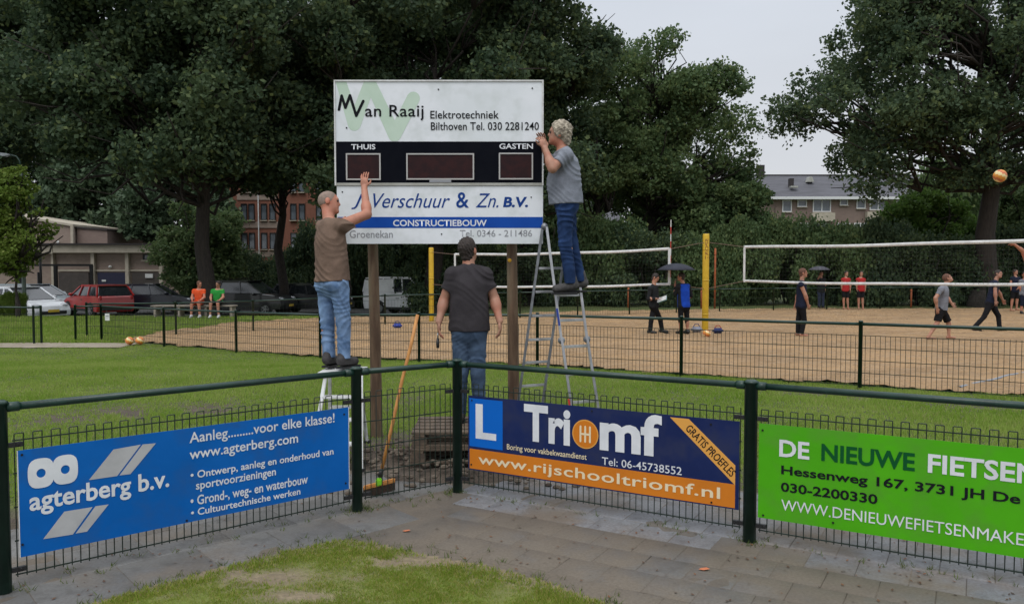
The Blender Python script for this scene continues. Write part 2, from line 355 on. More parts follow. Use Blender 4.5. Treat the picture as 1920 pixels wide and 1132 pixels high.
def slab_mesh(w, d, bv=.004, t=.04):
    h, k = w / 2, d / 2
    vs = [(-h, -k, -t), (h, -k, -t), (h, k, -t), (-h, k, -t), (-h, -k, -bv), (h, -k, -bv), (h, k, -bv), (-h, k, -bv), (-h + bv, -k + bv, 0), (h - bv, -k + bv, 0), (h - bv, k - bv, 0), (-h + bv, k - bv, 0)]
    fs = [(0, 1, 5, 4), (1, 2, 6, 5), (2, 3, 7, 6), (3, 0, 4, 7), (4, 5, 9, 8), (5, 6, 10, 9), (6, 7, 11, 10), (7, 4, 8, 11), (8, 9, 10, 11)]
    return np_mesh('slab', vs, [f for f in fs])
rnd = random.Random(3)
def lay(u, O, n0, n1, m0, m1, w, d, side, mlight, plain='paver'):
    ms = {}
    for k in (plain, 'paver_light'):
        me = slab_mesh(w - .003, d - .003); me.materials.append(M[k]); ms[k] = me
    n = V3(-u[1], u[0], 0); cnt = 0; rz = math.atan2(u[1], u[0])
    for j in range(m0, m1):
        for i in range(n0, n1):
            c = O + u * ((i + .5 + (.5 if j % 2 else 0)) * w) + n * ((j + .5) * d)
            if not side(c[0]): continue
            if not on_pave(c[0], c[1]) or in_front_lawn(c[0], c[1], -.2): continue
            if c[1] < 3.9 or c[1] > 9: continue
            q = F_PX / c[1] * c[0] + 960
            if q < -120 or q > 2040: continue
            o = bpy.data.objects.new('paver', ms['paver_light' if mlight(j, c) else plain]); COL.objects.link(o); o.parent = pave
            o.location = (c[0], c[1], rnd.uniform(-.0016, .0006)); o.rotation_euler = (rnd.gauss(0, .0022), rnd.gauss(0, .0022), rz + rnd.gauss(0, .003)); cnt += 1
    return cnt
nR = lay(uR, P2, -3, 26, -12, 4, .3, .3, lambda x: x > P2[0] + .1, lambda j, c: j >= 0 or (j == -1 and rnd.random() < .8))
nL = lay(uL, P1, -12, 8, -6, 3, .5, .5, lambda x: x < P2[0] - .35, lambda j, c: False, 'paver_left')
print('pavers', nR, nL)

# ---------------- sand court, path, parking
def sand_mat():
    m = mat('beach_sand', (.46, .288, .142), (.34, .215, .108), .9, .95, coords='World', c3=(.42, .285, .165), scale3=5, stretch=(.5, 1, 1))
    t = m.node_tree; N = t.nodes; L = t.links; b = N['Principled BSDF']; g = N.new('ShaderNodeNewGeometry')
    mp = N.new('ShaderNodeMapping'); mp.inputs['Scale'].default_value = (.8, 1, 1); L.new(g.outputs['Position'], mp.inputs[0])
    v = N.new('ShaderNodeTexVoronoi'); v.feature = 'SMOOTH_F1'; v.inputs['Scale'].default_value = 2.2; L.new(mp.outputs[0], v.inputs['Vector'])
    n = N.new('ShaderNodeTexNoise'); n.inputs['Scale'].default_value = 9; n.inputs['Detail'].default_value = 6; L.new(g.outputs['Position'], n.inputs['Vector'])
    a = N.new('ShaderNodeMath'); a.operation = 'ADD'; L.new(v.outputs['Distance'], a.inputs[0]); L.new(n.outputs['Fac'], a.inputs[1])
    p = N.new('ShaderNodeBump'); p.inputs['Strength'].default_value = 1; p.inputs['Distance'].default_value = .22; L.new(a.outputs[0], p.inputs['Height']); L.new(p.outputs[0], b.inputs['Normal']); return m
c_, e_ = 21.9, -.0658
def mid(t): Y = c_ * (1 + e_ * t); return V3((-772 + 160.8 * t) / F_PX * c_, Y, 0)
nearS = [gz(225, 641, -.13)[:2]] + [mid(t)[:2] + V3(.1, .25, 0)[:2] for t in (.6, 2, 4, 6, 7, 8.2, 9)]
farS = [gz(*c)[:2] for c in [(1925 + 700, 572, 0), (1925, 574, 0), (1500, 579, 0), (1200, 583, 0), (700, 593, 0), (450, 611, -.12), (300, 624, -.15)]]
poly = nearS + farS
def in_poly(x, y, poly):
    c = np.zeros(np.shape(x), bool); n = len(poly)
    for i in range(n):
        (x1, y1), (x2, y2) = poly[i], poly[(i + 1) % n]
        k = ((y1 > y) != (y2 > y)) & (x < (x2 - x1) * (y - y1) / (y2 - y1 + 1e-12) + x1); c ^= k
    return c
def sand_in(x, y): return in_poly(x + .2 * fbm(x, y, 1.5, 11), y + .15 * fbm(x, y, 2.5, 12), poly)
def sand_h(x, y): return G(x, y) + .03 + .022 * fbm(x, y, 2.1, 9) + .028 * np.abs(fbm(x, y, 5, 10))
sheet('sand', np.arange(-12.5, 38, .12), np.arange(9, 36, .12), sand_h, sand_mat(), keep=sand_in)
def sand_core(x, y): return (sand_in(x, y) & sand_in(x, y - .5) & sand_in(x, y + .5) & sand_in(x - .5, y) & sand_in(x + .5, y)).astype(float)
xs = np.concatenate([[-900, -300, -120, -70, -40], np.arange(-26, -7, .8), np.arange(-7, 9, .1), np.arange(9, 30, .9), [40, 70, 120, 300, 900]])
ys = np.concatenate([[-60, -10, 1], np.arange(3, 13, .1), np.arange(13, 22, .4), np.arange(22, 46, 1.2), [60, 90, 150, 300, 900]])
sheet('ground', xs, ys, lambda x, y: G(x, y) - .055 * (1 - sm(1.2, 1.35, behind(x, y))) - .07 * sand_core(x, y), ground_mat(), ('bare', bare))

path_m = mat('path_gravel', (.30, .26, .20), (.24, .20, .15), 3, .9, coords='World')
sheet('path', np.arange(-30, -9.6, .3), np.arange(19.9, 21.6, .1), lambda x, y: G(x, y) + .02, path_m, keep=lambda x, y: (y > 20.1 + .1 * fbm(x, y, 1)) & (y < 21.3 + .1 * fbm(x, y, 1, 2)) & (x < -8.5))
sheet('car_park', np.arange(-45, -2, 1.), np.arange(32.5, 50, 1.), lambda x, y: G(x, y) + .03, M['asphalt'])

# ---------------- grass
def blades(name, pts, h, w, label, m, n_per=4, spread=.03, lean=.5, seed=1):
    r = np.random.default_rng(seed); n = len(pts) * n_per
    p = np.repeat(pts, n_per, 0) + np.c_[r.normal(0, spread, (n, 2)), np.zeros(n)]
    hh = np.repeat(h, n_per) * r.uniform(.55, 1.2, n) if np.ndim(h) else h * r.uniform(.5, 1.25, n)
    a = r.uniform(0, 2 * np.pi, n); d = np.c_[np.cos(a), np.sin(a), np.zeros(n)]; b = r.uniform(0, 2 * np.pi, n)
    l = np.c_[np.cos(b), np.sin(b), np.zeros(n)] * (hh * lean * r.uniform(.2, 1.3, n))[:, None]
    v = np.stack([p - d * w / 2, p + d * w / 2, p + l + np.c_[np.zeros((n, 2)), hh]], 1).reshape(-1, 3)
    return tag(link(name, np_mesh(name, v, np.arange(n * 3).reshape(-1, 3)), m), label, 'grass', kind='stuff')
lawn_m = leaf_mat('lawn_blades', (.21, .33, .042), (.29, .39, .08), (.38, .37, .15), .45)
front_m = leaf_mat('front_lawn_blades', (.16, .25, .022), (.22, .30, .034), (.42, .34, .12), .42, .55)
r_ = np.random.default_rng(11)
def scatter(x0, x1, y0, y1, n, accept):
    x = r_.uniform(x0, x1, n); y = r_.uniform(y0, y1, n); k = r_.uniform(0, 1, n) < accept(x, y); return x[k], y[k]
def vis(x, y, m=60): q = 960 + F_PX * x / y; return (q > -m) & (q < 1920 + m)
def fieldacc(x, y):
    mf = y < np.interp(x, [mid(t)[0] for t in range(-2, 10)], [mid(t)[1] for t in range(-2, 10)]) + .35
    return (behind(x, y) > 1.2) * mf * (1 - .93 * bare(x, y)) * vis(x, y) * np.clip(1.15 - .035 * y, .45, 1)
x, y = scatter(-14, 8, 6, 21, 330000, fieldacc)
blades('lawn_grass', np.c_[x, y, G(x, y)], (.045 * (1 + .5 * fbm(x, y, 1.5, 3)).clip(.5, 2)) * (1 - .4 * sm(15, 19, y)), .013, 'short green grass of the field between the two fences', lawn_m, 3)
x, y = scatter(-22, -3, 20.5, 37, 50000, lambda x, y: (~sand_in(x, y)) * vis(x, y) * ~((y > 20.1) & (y < 21.3)))
blades('verge_grass', np.c_[x, y, G(x, y)], .10, .04, 'green grass verge in front of the parked cars', lawn_m, 3, .06)
def facc(x, y):
    e = lawn_edge(x) - y; n = fbm(x, y, 2.6, 21) + .5 * fbm(x, y, 7, 22)
    sandy = np.maximum(1 - sm(.02, .30, e + .12 * n), 0)
    q = 960 + F_PX * x / y
    hole = np.exp(-((x - gz(510, 1092)[0]) / .35) ** 2 - ((y - gz(510, 1092)[1]) / .16) ** 2) + np.exp(-((x - gz(560, 1128)[0]) / .3) ** 2 - ((y - gz(560, 1128)[1]) / .1) ** 2) + .9 * np.exp(-((x - gz(760, 1062)[0]) / .33) ** 2 - ((y - gz(760, 1062)[1]) / .12) ** 2)
    return in_front_lawn(x, y) * np.clip(1.0 - .75 * sandy - 1.1 * hole - .6 * sm(.55, 1.1, n), .02, 1)
sheet('lawn_soil', np.arange(-3.6, 1.4, .04), np.arange(2.6, 5.8, .04), lambda x, y: .012 + .018 * sm(0, .35, lawn_edge(x) - y) + .006 * fbm(x, y, 5, 2), ground_mat('lawn_soil', (.12, .17, .022), (.17, .20, .03), (.15, .16, .045), (.28, .22, .14), (.20, .155, .095), (.16, .125, .08)), ('bare', lambda x, y: 1 - facc(x, y)), keep=lambda x, y: in_front_lawn(x, y, -.03))
x, y = scatter(-3.5, 1.3, 3.6, 5.7, 80000, facc)
blades('front_grass', np.c_[x, y, np.full(len(x), .02)], .024, .006, 'patchy sunburnt lawn in the foreground corner', front_m, 5, .012, .9, 2)
# weeds at fence feet and in joints
def fence_pt(t, A, u, off): n = V3(u[1], -u[0], 0); return A + u * t + n * off
w = []
for k in range(110):
    A, u, Ln = [(P0, uL, 2.35), (P1, uM, .9), (P2, uR, 2.43), (P3, uR, 2.4)][k % 4]
    w.append(fence_pt(rnd.uniform(0, Ln), A, u, rnd.gauss(-.02, .07)))
for c in [P0, P1, P1, P1, P2, P3]:
    for k in range(9): w.append(c + V3(rnd.gauss(0, .06), rnd.gauss(.02, .05), 0))
for k in range(160):
    xx = rnd.uniform(-3, 1.3); w.append(V3(xx, lawn_edge(xx) + abs(rnd.gauss(0, .12)), 0))
w = np.array(w); w = w[w[:, 1] > 3.9]
blades('weeds', w, .034, .006, 'small weeds along the foot of the green fence', leaf_mat('weed_leaves', (.07, .11, .02), (.10, .14, .03), (.2, .19, .07), .3), 6, .016, 1.1, 4)
# fallen leaves and pebbles
lf = MB()
for k in range(420):
    px = rnd.uniform(0, 1920); py = rnd.uniform(930, 1130); p = gz(px, py)
    if behind(p[0], p[1]) > .9 or in_front_lawn(p[0], p[1]): continue
    if k % 3: p = fence_pt(rnd.uniform(0, 4.6), P2, uR, abs(rnd.gauss(0, .25)) + .03) if k % 2 else p
    a = rnd.uniform(0, 6.3); s = rnd.uniform(.006, .016); ca, sa = math.cos(a) * s, math.sin(a) * s
    z = .004; lf.add([(p[0] - ca, p[1] - sa, z), (p[0] + sa * .6, p[1] - ca * .6, z + .004), (p[0] + ca, p[1] + sa, z + .006), (p[0] - sa * .6, p[1] + ca * .6, z + .002)], [(0, 1, 2, 3)])
tag(lf.build('fallen_leaves', mat('brown_leaf_litter', (.16, .07, .03), (.05, .035, .025), 3, .8)), 'small brown leaf scraps scattered over the pavement', 'leaves', kind='stuff')
pb = MB()
for k in range(500):
    x = rnd.gauss(-.6, .9); y = rnd.gauss(7.5, .45)
    if behind(x, y) < .25: continue
    s = rnd.uniform(.012, .04); z = float(G(x, y)) + s * .2; pb.ball((x, y, z), (s, s * rnd.uniform(.6, 1), s * .6), 6, 4)
tag(pb.build('clods', mat('soil_clods', (.07, .052, .038), (.15, .12, .09), 5, .95)), 'loose dark earth clods dug up around the poles', 'soil', kind='stuff')
for (px, py, s) in [(1320, 1068, .035), (762, 996, .03)]:
    p = gz(px, py); q = MB().add([(p[0] - s, p[1], .006), (p[0] - .2 * s, p[1] - .5 * s, .006), (p[0] + s, p[1] - .3 * s, .012), (p[0] + .6 * s, p[1] + .6 * s, .01), (p[0] - .4 * s, p[1] + .6 * s, .006)], [(0, 1, 2, 3, 4)])
    o = q.build('paper_scrap' if px > 1000 else 'leaf', mat('orange_scrap', (.5, .16, .07), rough=.7))
    tag(o, 'bright orange scrap lying on the pavement below the driving school banner' if px > 1000 else 'reddish leaf lying on the pavement near the grass corner', 'litter')

# ------------------------------------------------------------------ fences
def cap_post(r, z0, z1): return MB().lathe([(r, z0), (r, z1 - .02), (r * 1.12, z1 - .02), (r * 1.12, z1 - .006), (r * .7, z1 + .004)], 16)
fence = thing('mesh_fence', 'dark green tubular fence in the foreground that carries the advertising banners', 'fence', (0, 0, 0))
wire_me = {}
def wire_obj(p, z0, z1, r=.0036, loop=None, rz=0):
    """one upright wire; every other one bends over at the top to meet its neighbour"""
    key = (z0, z1, loop)
    if key not in wire_me:
        b = MB(); pts = [(0, 0, z0), (0, 0, z1)]
        if loop: pts = [(0, 0, z0), (0, 0, z1 - .004), (.004, 0, z1), (loop, 0, z1)]
        wire_me[key] = b.tube(pts, r, 5, False).mesh('wire', True); wire_me[key].materials.append(M['wire'])
    o = bpy.data.objects.new('wire', wire_me[key]); COL.objects.link(o); o.parent = fence; o.location = tuple(p); o.rotation_euler = (0, 0, rz)
def front_panel(A, B, first=True):
    A = np.array(A); B = np.array(B); L = np.linalg.norm(B - A); u = (B - A) / L; rz = math.atan2(u[1], u[0])
    n = max(2, int((L - .14) / .0475)); st = (L - .14) / n
    for i in range(n + 1):
        p = A + u * (.07 + i * st); wire_obj(p, .075, .925 if True else .9, loop=round(st, 4) if (i % 2 == 0 and i < n) else None, rz=rz)
    for z in (.09, .29, .49, .69, .885):
        o = MB().bar(A + u * .06 + V3(0, 0, z), B - u * .06 + V3(0, 0, z), .0075, .0075).build('cross_wire', M['wire'], fence)
    o = MB().tube([A + u * .03 + V3(0, 0, 1.085), B - u * .03 + V3(0, 0, 1.085)], .0225, 14).build('rail', M['green_paint'], fence, True)
    for (q, s) in ((A, 1), (B, -1)):
        MB().tube([q + u * s * .035 + V3(0, 0, 1.085), q + u * s * .10 + V3(0, 0, 1.085)], .029, 14).build('rail_sleeve', M['green_paint'], fence, True)
    for (q, s) in ((A, 1), (B, -1)):
        for z in (.12, .86):
            c = MB(); c.box(q + u * s * .075 + V3(0, 0, z), (.075, .022, .028), rz); c.lathe([(.011, -.018), (.011, .018)], 8, tuple(q + u * s * .095 + V3(0, -.006, z)), 'y'); c.build('clamp', M['plastic_black'], fence)
posts = [Pm1, P0, P1, P2, P3, P4]
for k, p in enumerate(posts):
    o = cap_post(.041 if k != 4 else .045, -.2, 1.125 if k != 4 else 1.12).build('post', M['green_paint'], fence, True); o.location = tuple(p)
for a, b in zip(posts, posts[1:]): front_panel(a, b)

def text_mesh(s, bold=0., shear=0., space=1.):
    cu = bpy.data.curves.new('lettering', 'FONT'); cu.body = s; cu.offset = bold; cu.shear = shear; cu.resolution_u = 3; cu.space_character = space
    o = bpy.data.objects.new('lettering_source', cu); COL.objects.link(o); dg = bpy.context.evaluated_depsgraph_get(); dg.update()
    me = bpy.data.meshes.new_from_object(o.evaluated_get(dg)); bpy.data.objects.remove(o); bpy.data.curves.remove(cu); return me
class Plane:
    """a vertical sheet standing at A along u, seen from the camera side"""
    def __init__(s, A, u, off, root=None, root_loc=None):
        s.n = V3(u[1], -u[0], 0); s.u = V3(*u); s.A = np.array(A, float) + s.n * off; s.root = root
    def uv(s, px, py):
        d = ray(px, py); t = np.dot(s.A[:2] - CAM[:2], s.n[:2]) / np.dot(d[:2], s.n[:2]); q = CAM + d * t
        return np.dot(q - s.A, s.u), q[2]
    def P(s, u, z, o=0): q = s.A + s.u * u + s.n * o; return V3(q[0], q[1], z)
    def poly(s, name, uvs, m, o=.002, th=None):
        b = MB(); n = len(uvs); b.add([s.P(u, z, o) for u, z in uvs], [tuple(range(n))])
        ob = b.build(name, m, s.root); return ob
    def pxpoly(s, name, pts, m, o=.002): return s.poly(name, [s.uv(*p) for p in pts], m, o)
    def slab(s, name, u0, u1, z0, z1, m, o0=0, o1=.004, bevel=0):
        c = (s.P(u0, z0, o0) + s.P(u1, z1, o1)) / 2; b = MB(); b.box(c, (u1 - u0, abs(o1 - o0), z1 - z0), math.atan2(s.u[1], s.u[0])); return b.build(name, m, s.root, bevel=bevel)
    def text(s, t, u0, u1, z0, z1, m, o=.003, bold=0., shear=0., space=1., name='lettering', ang=0):
        me = text_mesh(t, bold, shear, space); co = np.empty(len(me.vertices) * 3); me.vertices.foreach_get('co', co); co = co.reshape(-1, 3)
        lo, hi = co.min(0), co.max(0); U = (co[:, 0] - lo[0]) / (hi[0] - lo[0]) * (u1 - u0); Z = (co[:, 1] - lo[1]) / (hi[1] - lo[1]) * (z1 - z0)
        if ang: ca, sa = math.cos(ang), math.sin(ang); U, Z = U * ca - Z * sa, U * sa + Z * ca
        U += u0; Z += z0
        q = s.A[None] + U[:, None] * s.u[None] + s.n[None] * o; q[:, 2] = Z
        me.vertices.foreach_set('co', q.ravel()); me.update()
        if (z1 - z0) * F_PX / s.A[1] < 13: return tag(link(name, me, m, s.root), kind='stuff')
        # big enough to tell the letters apart: one part per letter (a dot stays with its i)
        par = list(range(len(q)))
        def find(i):
            while par[i] != i: par[i] = par[par[i]]; i = par[i]
            return i
        for e_ in me.edges: a, b = find(e_.vertices[0]), find(e_.vertices[1]); par[a] = b
        isl = {}
        for i in range(len(q)): isl.setdefault(find(i), []).append(i)
        L_ = sorted([[co[v_, 0].min(), co[v_, 0].max(), list(v_)] for v_ in isl.values()], key=lambda t_: t_[0]); out = []
        for t_ in L_:
            if out and t_[0] < out[-1][1] - .3 * min(t_[1] - t_[0], out[-1][1] - out[-1][0]): out[-1][1] = max(out[-1][1], t_[1]); out[-1][2] += t_[2]
            else: out.append(t_)
        owner = {}
        for k, t_ in enumerate(out):
            for i in t_[2]: owner[i] = k
        fcs = [[] for _ in out]
        for p_ in me.polygons: fcs[owner[p_.vertices[0]]].append(tuple(p_.vertices))
        for fl_ in fcs:
            used = sorted({i for f_ in fl_ for i in f_}); mp = {i: n for n, i in enumerate(used)}
            m2 = bpy.data.meshes.new('letter'); m2.from_pydata([tuple(q[i]) for i in used], [], [tuple(mp[i] for i in f_) for f_ in fl_]); link('letter', m2, m, s.root)
    def ptext(s, t, xl, xr, top, bot, m, **k):
        """xl / xr = (px,py) at left and right end; top / bot = (px,py) of highest and lowest point"""
        return s.text(t, s.uv(*xl)[0], s.uv(*xr)[0], s.uv(*bot)[1], s.uv(*top)[1], m, **k)
    def stroke(s, name, pts, wd, m, o=.002, clip=None):
        """a ribbon of width wd through plane points with round ends"""
        b = MB()
        for k, (a, c) in enumerate(zip(pts, pts[1:])):
            a = np.array(a); c = np.array(c); d = (c - a) / np.linalg.norm(c - a); e = np.array([-d[1], d[0]]) * wd / 2; th = math.atan2(d[1], d[0]); n = 8
            out = [c + wd / 2 * np.array([math.cos(th - math.pi / 2 + math.pi * i / n), math.sin(th - math.pi / 2 + math.pi * i / n)]) for i in range(n + 1)]
            out += [a + wd / 2 * np.array([math.cos(th + math.pi / 2 + math.pi * i / n), math.sin(th + math.pi / 2 + math.pi * i / n)]) for i in range(n + 1)]
            if clip: out = [np.array([max(min(p[0], clip[1]), clip[0]), max(min(p[1], clip[3]), clip[2])]) for p in out]
            b.add([s.P(p[0], p[1], o + k * .0003) for p in out], [tuple(range(len(out)))])
        return b.build(name, m, s.root)
def screws(pl, pts):
    for p in pts:
        u, z = pl.uv(*p) if p[0] > 10 else p
        q = pl.P(u, z, .004); MB().lathe([(.007, -.003), (.007, .002), (.004, .004)], 8, tuple(q), 'y').build('screw', M['dark_metal'], pl.root)

# ---- banner 1: blue
r1 = thing('advertising_banner', 'blue agterberg b.v. banner with silver stripes on the left fence panel', 'banner', (0, 0, 0), group='advertising banners on the fence')
pl = Plane(P0, uL, .034, r1); pl.slab('sheet', .08, 2.267, .197, .828, M['banner_blue'], -.004, 0)
e = M['white_alu']; pl.slab('edge_strip', .076, .081, .197, .828, e, -.005, .002)
pl.slab('edge_strip', 2.266, 2.271, .197, .828, e, -.005, .002)
T = lambda *a, **k: pl.ptext(*a, **k)
c = lambda x, y: (x / 2.8235, 740 + y / 2.8235)
T('agterberg b.v.', (55, 950), (317, 905), (269, 887), (94, 962), M['print_white'], bold=.022)
T('Aanleg.........voor elke klasse!', (355, 820), (627, 790), (572, 781), (421, 827), M['print_white'], bold=.012)
T('www.agterberg.com', (355, 850), (558.5, 820), (487, 822), (430, 855), M['print_white'], bold=.012)
T('• Ontwerp, aanleg en onderhoud van', (357, 890), (625, 850), (581, 846), (425, 890), M['print_white'], bold=.016)
T('sportvoorzieningen', (367, 910), (517, 890), (490, 881), (375, 921), M['print_white'], bold=.016)
T('• Grond-, weg- en waterbouw', (357, 940), (577, 905), (538, 896), (457, 934), M['print_white'], bold=.016)
T('• Cultuurtechnische werken', (358, 965), (563, 930), (536, 919), (372, 965), M['print_white'], bold=.016)
for q in ([(470, 450), (620, 428), (745, 262), (600, 288)], [(632, 425), (690, 418), (825, 255), (755, 261)], [(228, 762), (385, 737), (490, 592), (340, 616)], [(400, 732), (460, 722), (575, 578), (505, 588)]):
    pl.pxpoly('silver_stripe', [c(*p) for p in q], M['print_silver'])
# the double-ring emblem: two overlapping discs with a hole each
ua, za = pl.uv(*c(217, 414)); ub, zb = pl.uv(*c(345, 392)); ul = pl.uv(*c(148, 420))[0]; rr = ua - ul + .004; zt = pl.uv(*c(217, 333))[1]; rv = zt - za
em = MB(); zm = (za + zb) / 2; oo = .003
def ring(cu, cz, n=28, h=.30):
    out = []; inn = []
    for k in range(n):
        a = 2 * math.pi * k / n; sq = 1 / max(abs(math.cos(a)) ** 3 + abs(math.sin(a)) ** 3, .01) ** (1 / 3)
        out.append((cu + rr * math.cos(a) * sq * .97, cz + rv * math.sin(a) * sq * .97)); inn.append((cu + .024 * math.cos(a), cz + .024 * math.sin(a) * 1.1))
    return out, inn
for cu, ox in ((ua, 0), (ub, .0004)):
    o_, i_ = ring(cu, zm); n = len(o_); em.add([pl.P(u, z, oo + ox) for u, z in o_ + i_], [(k, (k + 1) % n, n + (k + 1) % n, n + k) for k in range(n)])
em.build('ring_emblem', M['print_white'], r1)
screws(pl, [(42, 1020), (41, 852), (645, 776), (648, 905), (350, 975)])

# ---- banner 2: driving school
r2 = thing('advertising_banner', 'navy and orange Triomf driving school banner with an L plate on the middle fence panel', 'banner', (0, 0, 0), group='advertising banners on the fence')
pl = Plane(P2, uR, .034, r2); Z0, Z1 = .217, .834; pl.slab('sheet', .132, 2.371, Z0, Z1, M['banner_navy'], -.004, 0)
c = lambda x, y: (840 + x / 2.978, 660 + y / 2.978)
zt = pl.uv(*c(112, 535))[1]; zb = pl.uv(*c(112, 645))[1]
pl.slab('web_address_band', .146, 2.345, zb, zt, M['banner_orange'], 0, .0012)
u0, zz1 = pl.uv(*c(120, 255)); u1, _ = pl.uv(*c(305, 275)); zz0 = pl.uv(*c(118, 522))[1]
pl.slab('learner_plate', u0, u1, zz0, zz1, M['banner_light_blue'], 0, .0012)
ul0 = pl.uv(*c(155, 288))[0]; ul1 = pl.uv(*c(195, 290))[0]; ul2 = pl.uv(*c(270, 490))[0]; zl1 = pl.uv(*c(170, 288))[1]; zl0 = pl.uv(*c(160, 480))[1]
pl.poly('lettering', [(ul0, zl0), (ul2, zl0), (ul2, zl0 + .055), (ul1, zl0 + .055), (ul1, zl1), (ul0, zl1)], M['print_white'], .003)
T = lambda *a, **k: pl.ptext(*a, **k)
T('Tri', c(425, 400), c(684, 400), c(480, 292), c(660, 520), M['print_white'], bold=.035)
T('mf', c(848, 450), c(1194, 450), c(1165, 350), c(1140, 580), M['print_white'], bold=.035)
uc, zc = pl.uv(*c(767, 457)); rc = (pl.uv(*c(840, 457))[0] - pl.uv(*c(694, 457))[0]) / 2
def disc(name, r_, m, o): return pl.poly(name, [(uc + r_ * math.cos(k * math.pi / 16), zc + r_ * 1.02 * math.sin(k * math.pi / 16)) for k in range(32)], m, o)
disc('gear_knob_emblem', rc, M['banner_pale_orange'], .0025); disc('gear_knob_emblem', rc * .92, M['banner_orange'], .003)
g = rc * .36
for k in (-1, 0, 1): pl.stroke('gear_slot', [(uc + k * g, zc - rc * .52), (uc + k * g, zc + rc * .52)], rc * .14, M['print_cream'], .0035)
pl.stroke('gear_slot', [(uc - g, zc), (uc + g, zc)], rc * .14, M['print_cream'], .004)
T('Boring voor vakbekwaamdienst', c(330, 540), c(775, 590), c(345, 512), c(770, 610), M['print_cream'], bold=.006)
T('Tel: 06-45738552', c(860, 600), c(1306, 660), c(875, 585), c(1290, 684), M['print_white'], bold=.004)
T('www.rijschooltriomf.nl', c(170, 600), c(1520, 790), c(1508, 752), c(565, 697), M['print_cream'], bold=.012, space=1.05)
q = [pl.uv(*c(*p)) for p in ((1240, 362), (1345, 372), (1608, 632), (1603, 742))]
pl.poly('diagonal_ribbon', [q[0], q[1], (2.345, q[2][1]), (2.345, q[3][1])], M['banner_pale_orange'], .0015)
ax, az = q[0]; bx, bz = 2.345, q[3][1]; ang = math.atan2(bz - az, bx - ax); Lr = math.hypot(bx - ax, bz - az)
wv = abs((q[1][0] - ax) * math.sin(ang)); nx_, nz_ = -math.sin(ang), math.cos(ang)
pl.text('GRATIS PROEFLES', ax + math.cos(ang) * Lr * .21 + nx_ * wv * .2, ax + math.cos(ang) * Lr * .21 + nx_ * wv * .2 + Lr * .70, az + math.sin(ang) * Lr * .21 + nz_ * wv * .2, az + math.sin(ang) * Lr * .21 + nz_ * wv * .2 + wv * .62, M['print_black'], ang=ang, bold=.01)
screws(pl, [(885, 750), (884, 870), (1333, 795), (1334, 941), (1110, 770)])

# ---- banner 3: green
r3 = thing('advertising_banner', 'lime green bicycle repair shop banner on the right fence panel', 'banner', (0, 0, 0), group='advertising banners on the fence')
pl = Plane(P2, uR, .034, r3); pl.slab('sheet', 2.502, 4.73, .188, .836, M['banner_green'], -.004, 0)
c = lambda x, y: (1360 + x / 2.6196, 700 + y / 2.6196)
T = lambda *a, **k: pl.ptext(*a, **k)
T('DE', c(265, 400), c(413, 400), c(290, 325), c(390, 420), M['print_white'], bold=.025)
T('NIEUWE', c(472, 400), c(932, 400), c(490, 345), c(910, 478), M['print_dark_green'], bold=.025)
ua = pl.uv(*c(995, 450))[0]; ub = pl.uv(*c(1452, 500))[0]; zt_ = pl.uv(*c(1010, 393))[1]; zb_ = pl.uv(*c(1380, 530))[1]
pl.text('FIETSEN', ua, ua + (ub - ua) * 1.195, zb_, zt_, M['print_white'], bold=.025); pl.text('MAKER', ua + (ub - ua) * 1.235, 4.62, zb_, zt_, M['print_white'], bold=.025)
T('Hessenweg 167, 3731 JH De', c(275, 480), c(1450, 600), c(290, 450), c(700, 560), M['print_black'], bold=.022)
ue = pl.uv(*c(1450, 600))[0]; pl.text('Bilt', ue + .05, ue + .25, pl.uv(*c(700, 560))[1] + .018, pl.uv(*c(290, 450))[1], M['print_black'], bold=.022)
T('030-2200330', c(273, 560), c(748, 600), c(290, 533), c(735, 640), M['print_black'], bold=.022)
T('WWW.DENIEUWEFIETSENMAKE', c(275, 650), c(1467, 790), c(290, 618), c(1400, 835), M['print_white'], bold=.0)
uq = pl.uv(*c(1467, 790))[0]; pl.text('R.NL', uq + .012, uq + .25, pl.uv(*c(1400, 835))[1], pl.uv(*c(290, 618))[1], M['print_white'], bold=.006)
screws(pl, [(1430, 806), (1431, 965), (1562, 979)])

# ------------------------------------------------------------------ scoreboard on two poles
SY = 8.3
sb = thing('scoreboard', 'white and black scoreboard with sponsor panels mounted on two wooden poles', 'scoreboard', (0, 0, 0))
pl = Plane(V3(0, SY, 0), V3(1, 0, 0), 0, sb)
c = lambda x, y: (540 + x / 3.2, 130 + y / 3.2)
X0 = pl.uv(627.5, 300)[0]; X1 = pl.uv(1019, 300)[0]; ZT = pl.uv(820, 150.5)[1]; ZA = pl.uv(820, 265.5)[1]; ZB = pl.uv(820, 343)[1]; ZC = pl.uv(820, 348)[1]; ZD = pl.uv(820, 457)[1]
fw = .016
XL = pl.uv(632, 400)[0]
pl.slab('case', X0 + .004, X1 - .004, ZC, ZT - .004, M['white_alu'], -.13, -.012)
pl.slab('sponsor_panel', X0 + fw, X1 - fw, ZA, ZT - fw, M['white_panel'], -.011, 0)
pl.slab('display_panel', X0 + fw, X1 - fw, ZB, ZA - .002, M['black_panel'], -.011, -.003)
for a in ((X0, X0 + fw - .001, ZC, ZT), (X1 - fw + .001, X1, ZC, ZT)): pl.slab('frame_edge', *a, M['white_alu'], -.014, .012)
pl.slab('frame_edge', X0 + fw, X1 - fw, ZT - fw + .001, ZT, M['white_alu'], -.014, .012)
pl.slab('frame_edge', X0 + fw, X1 - fw, ZC, ZB - .001, M['frame_strip'], -.014, .016)
pl.slab('sponsor_panel', XL, X1 - .004, ZD, ZC - .003, M['white_panel'], -.02, .003)
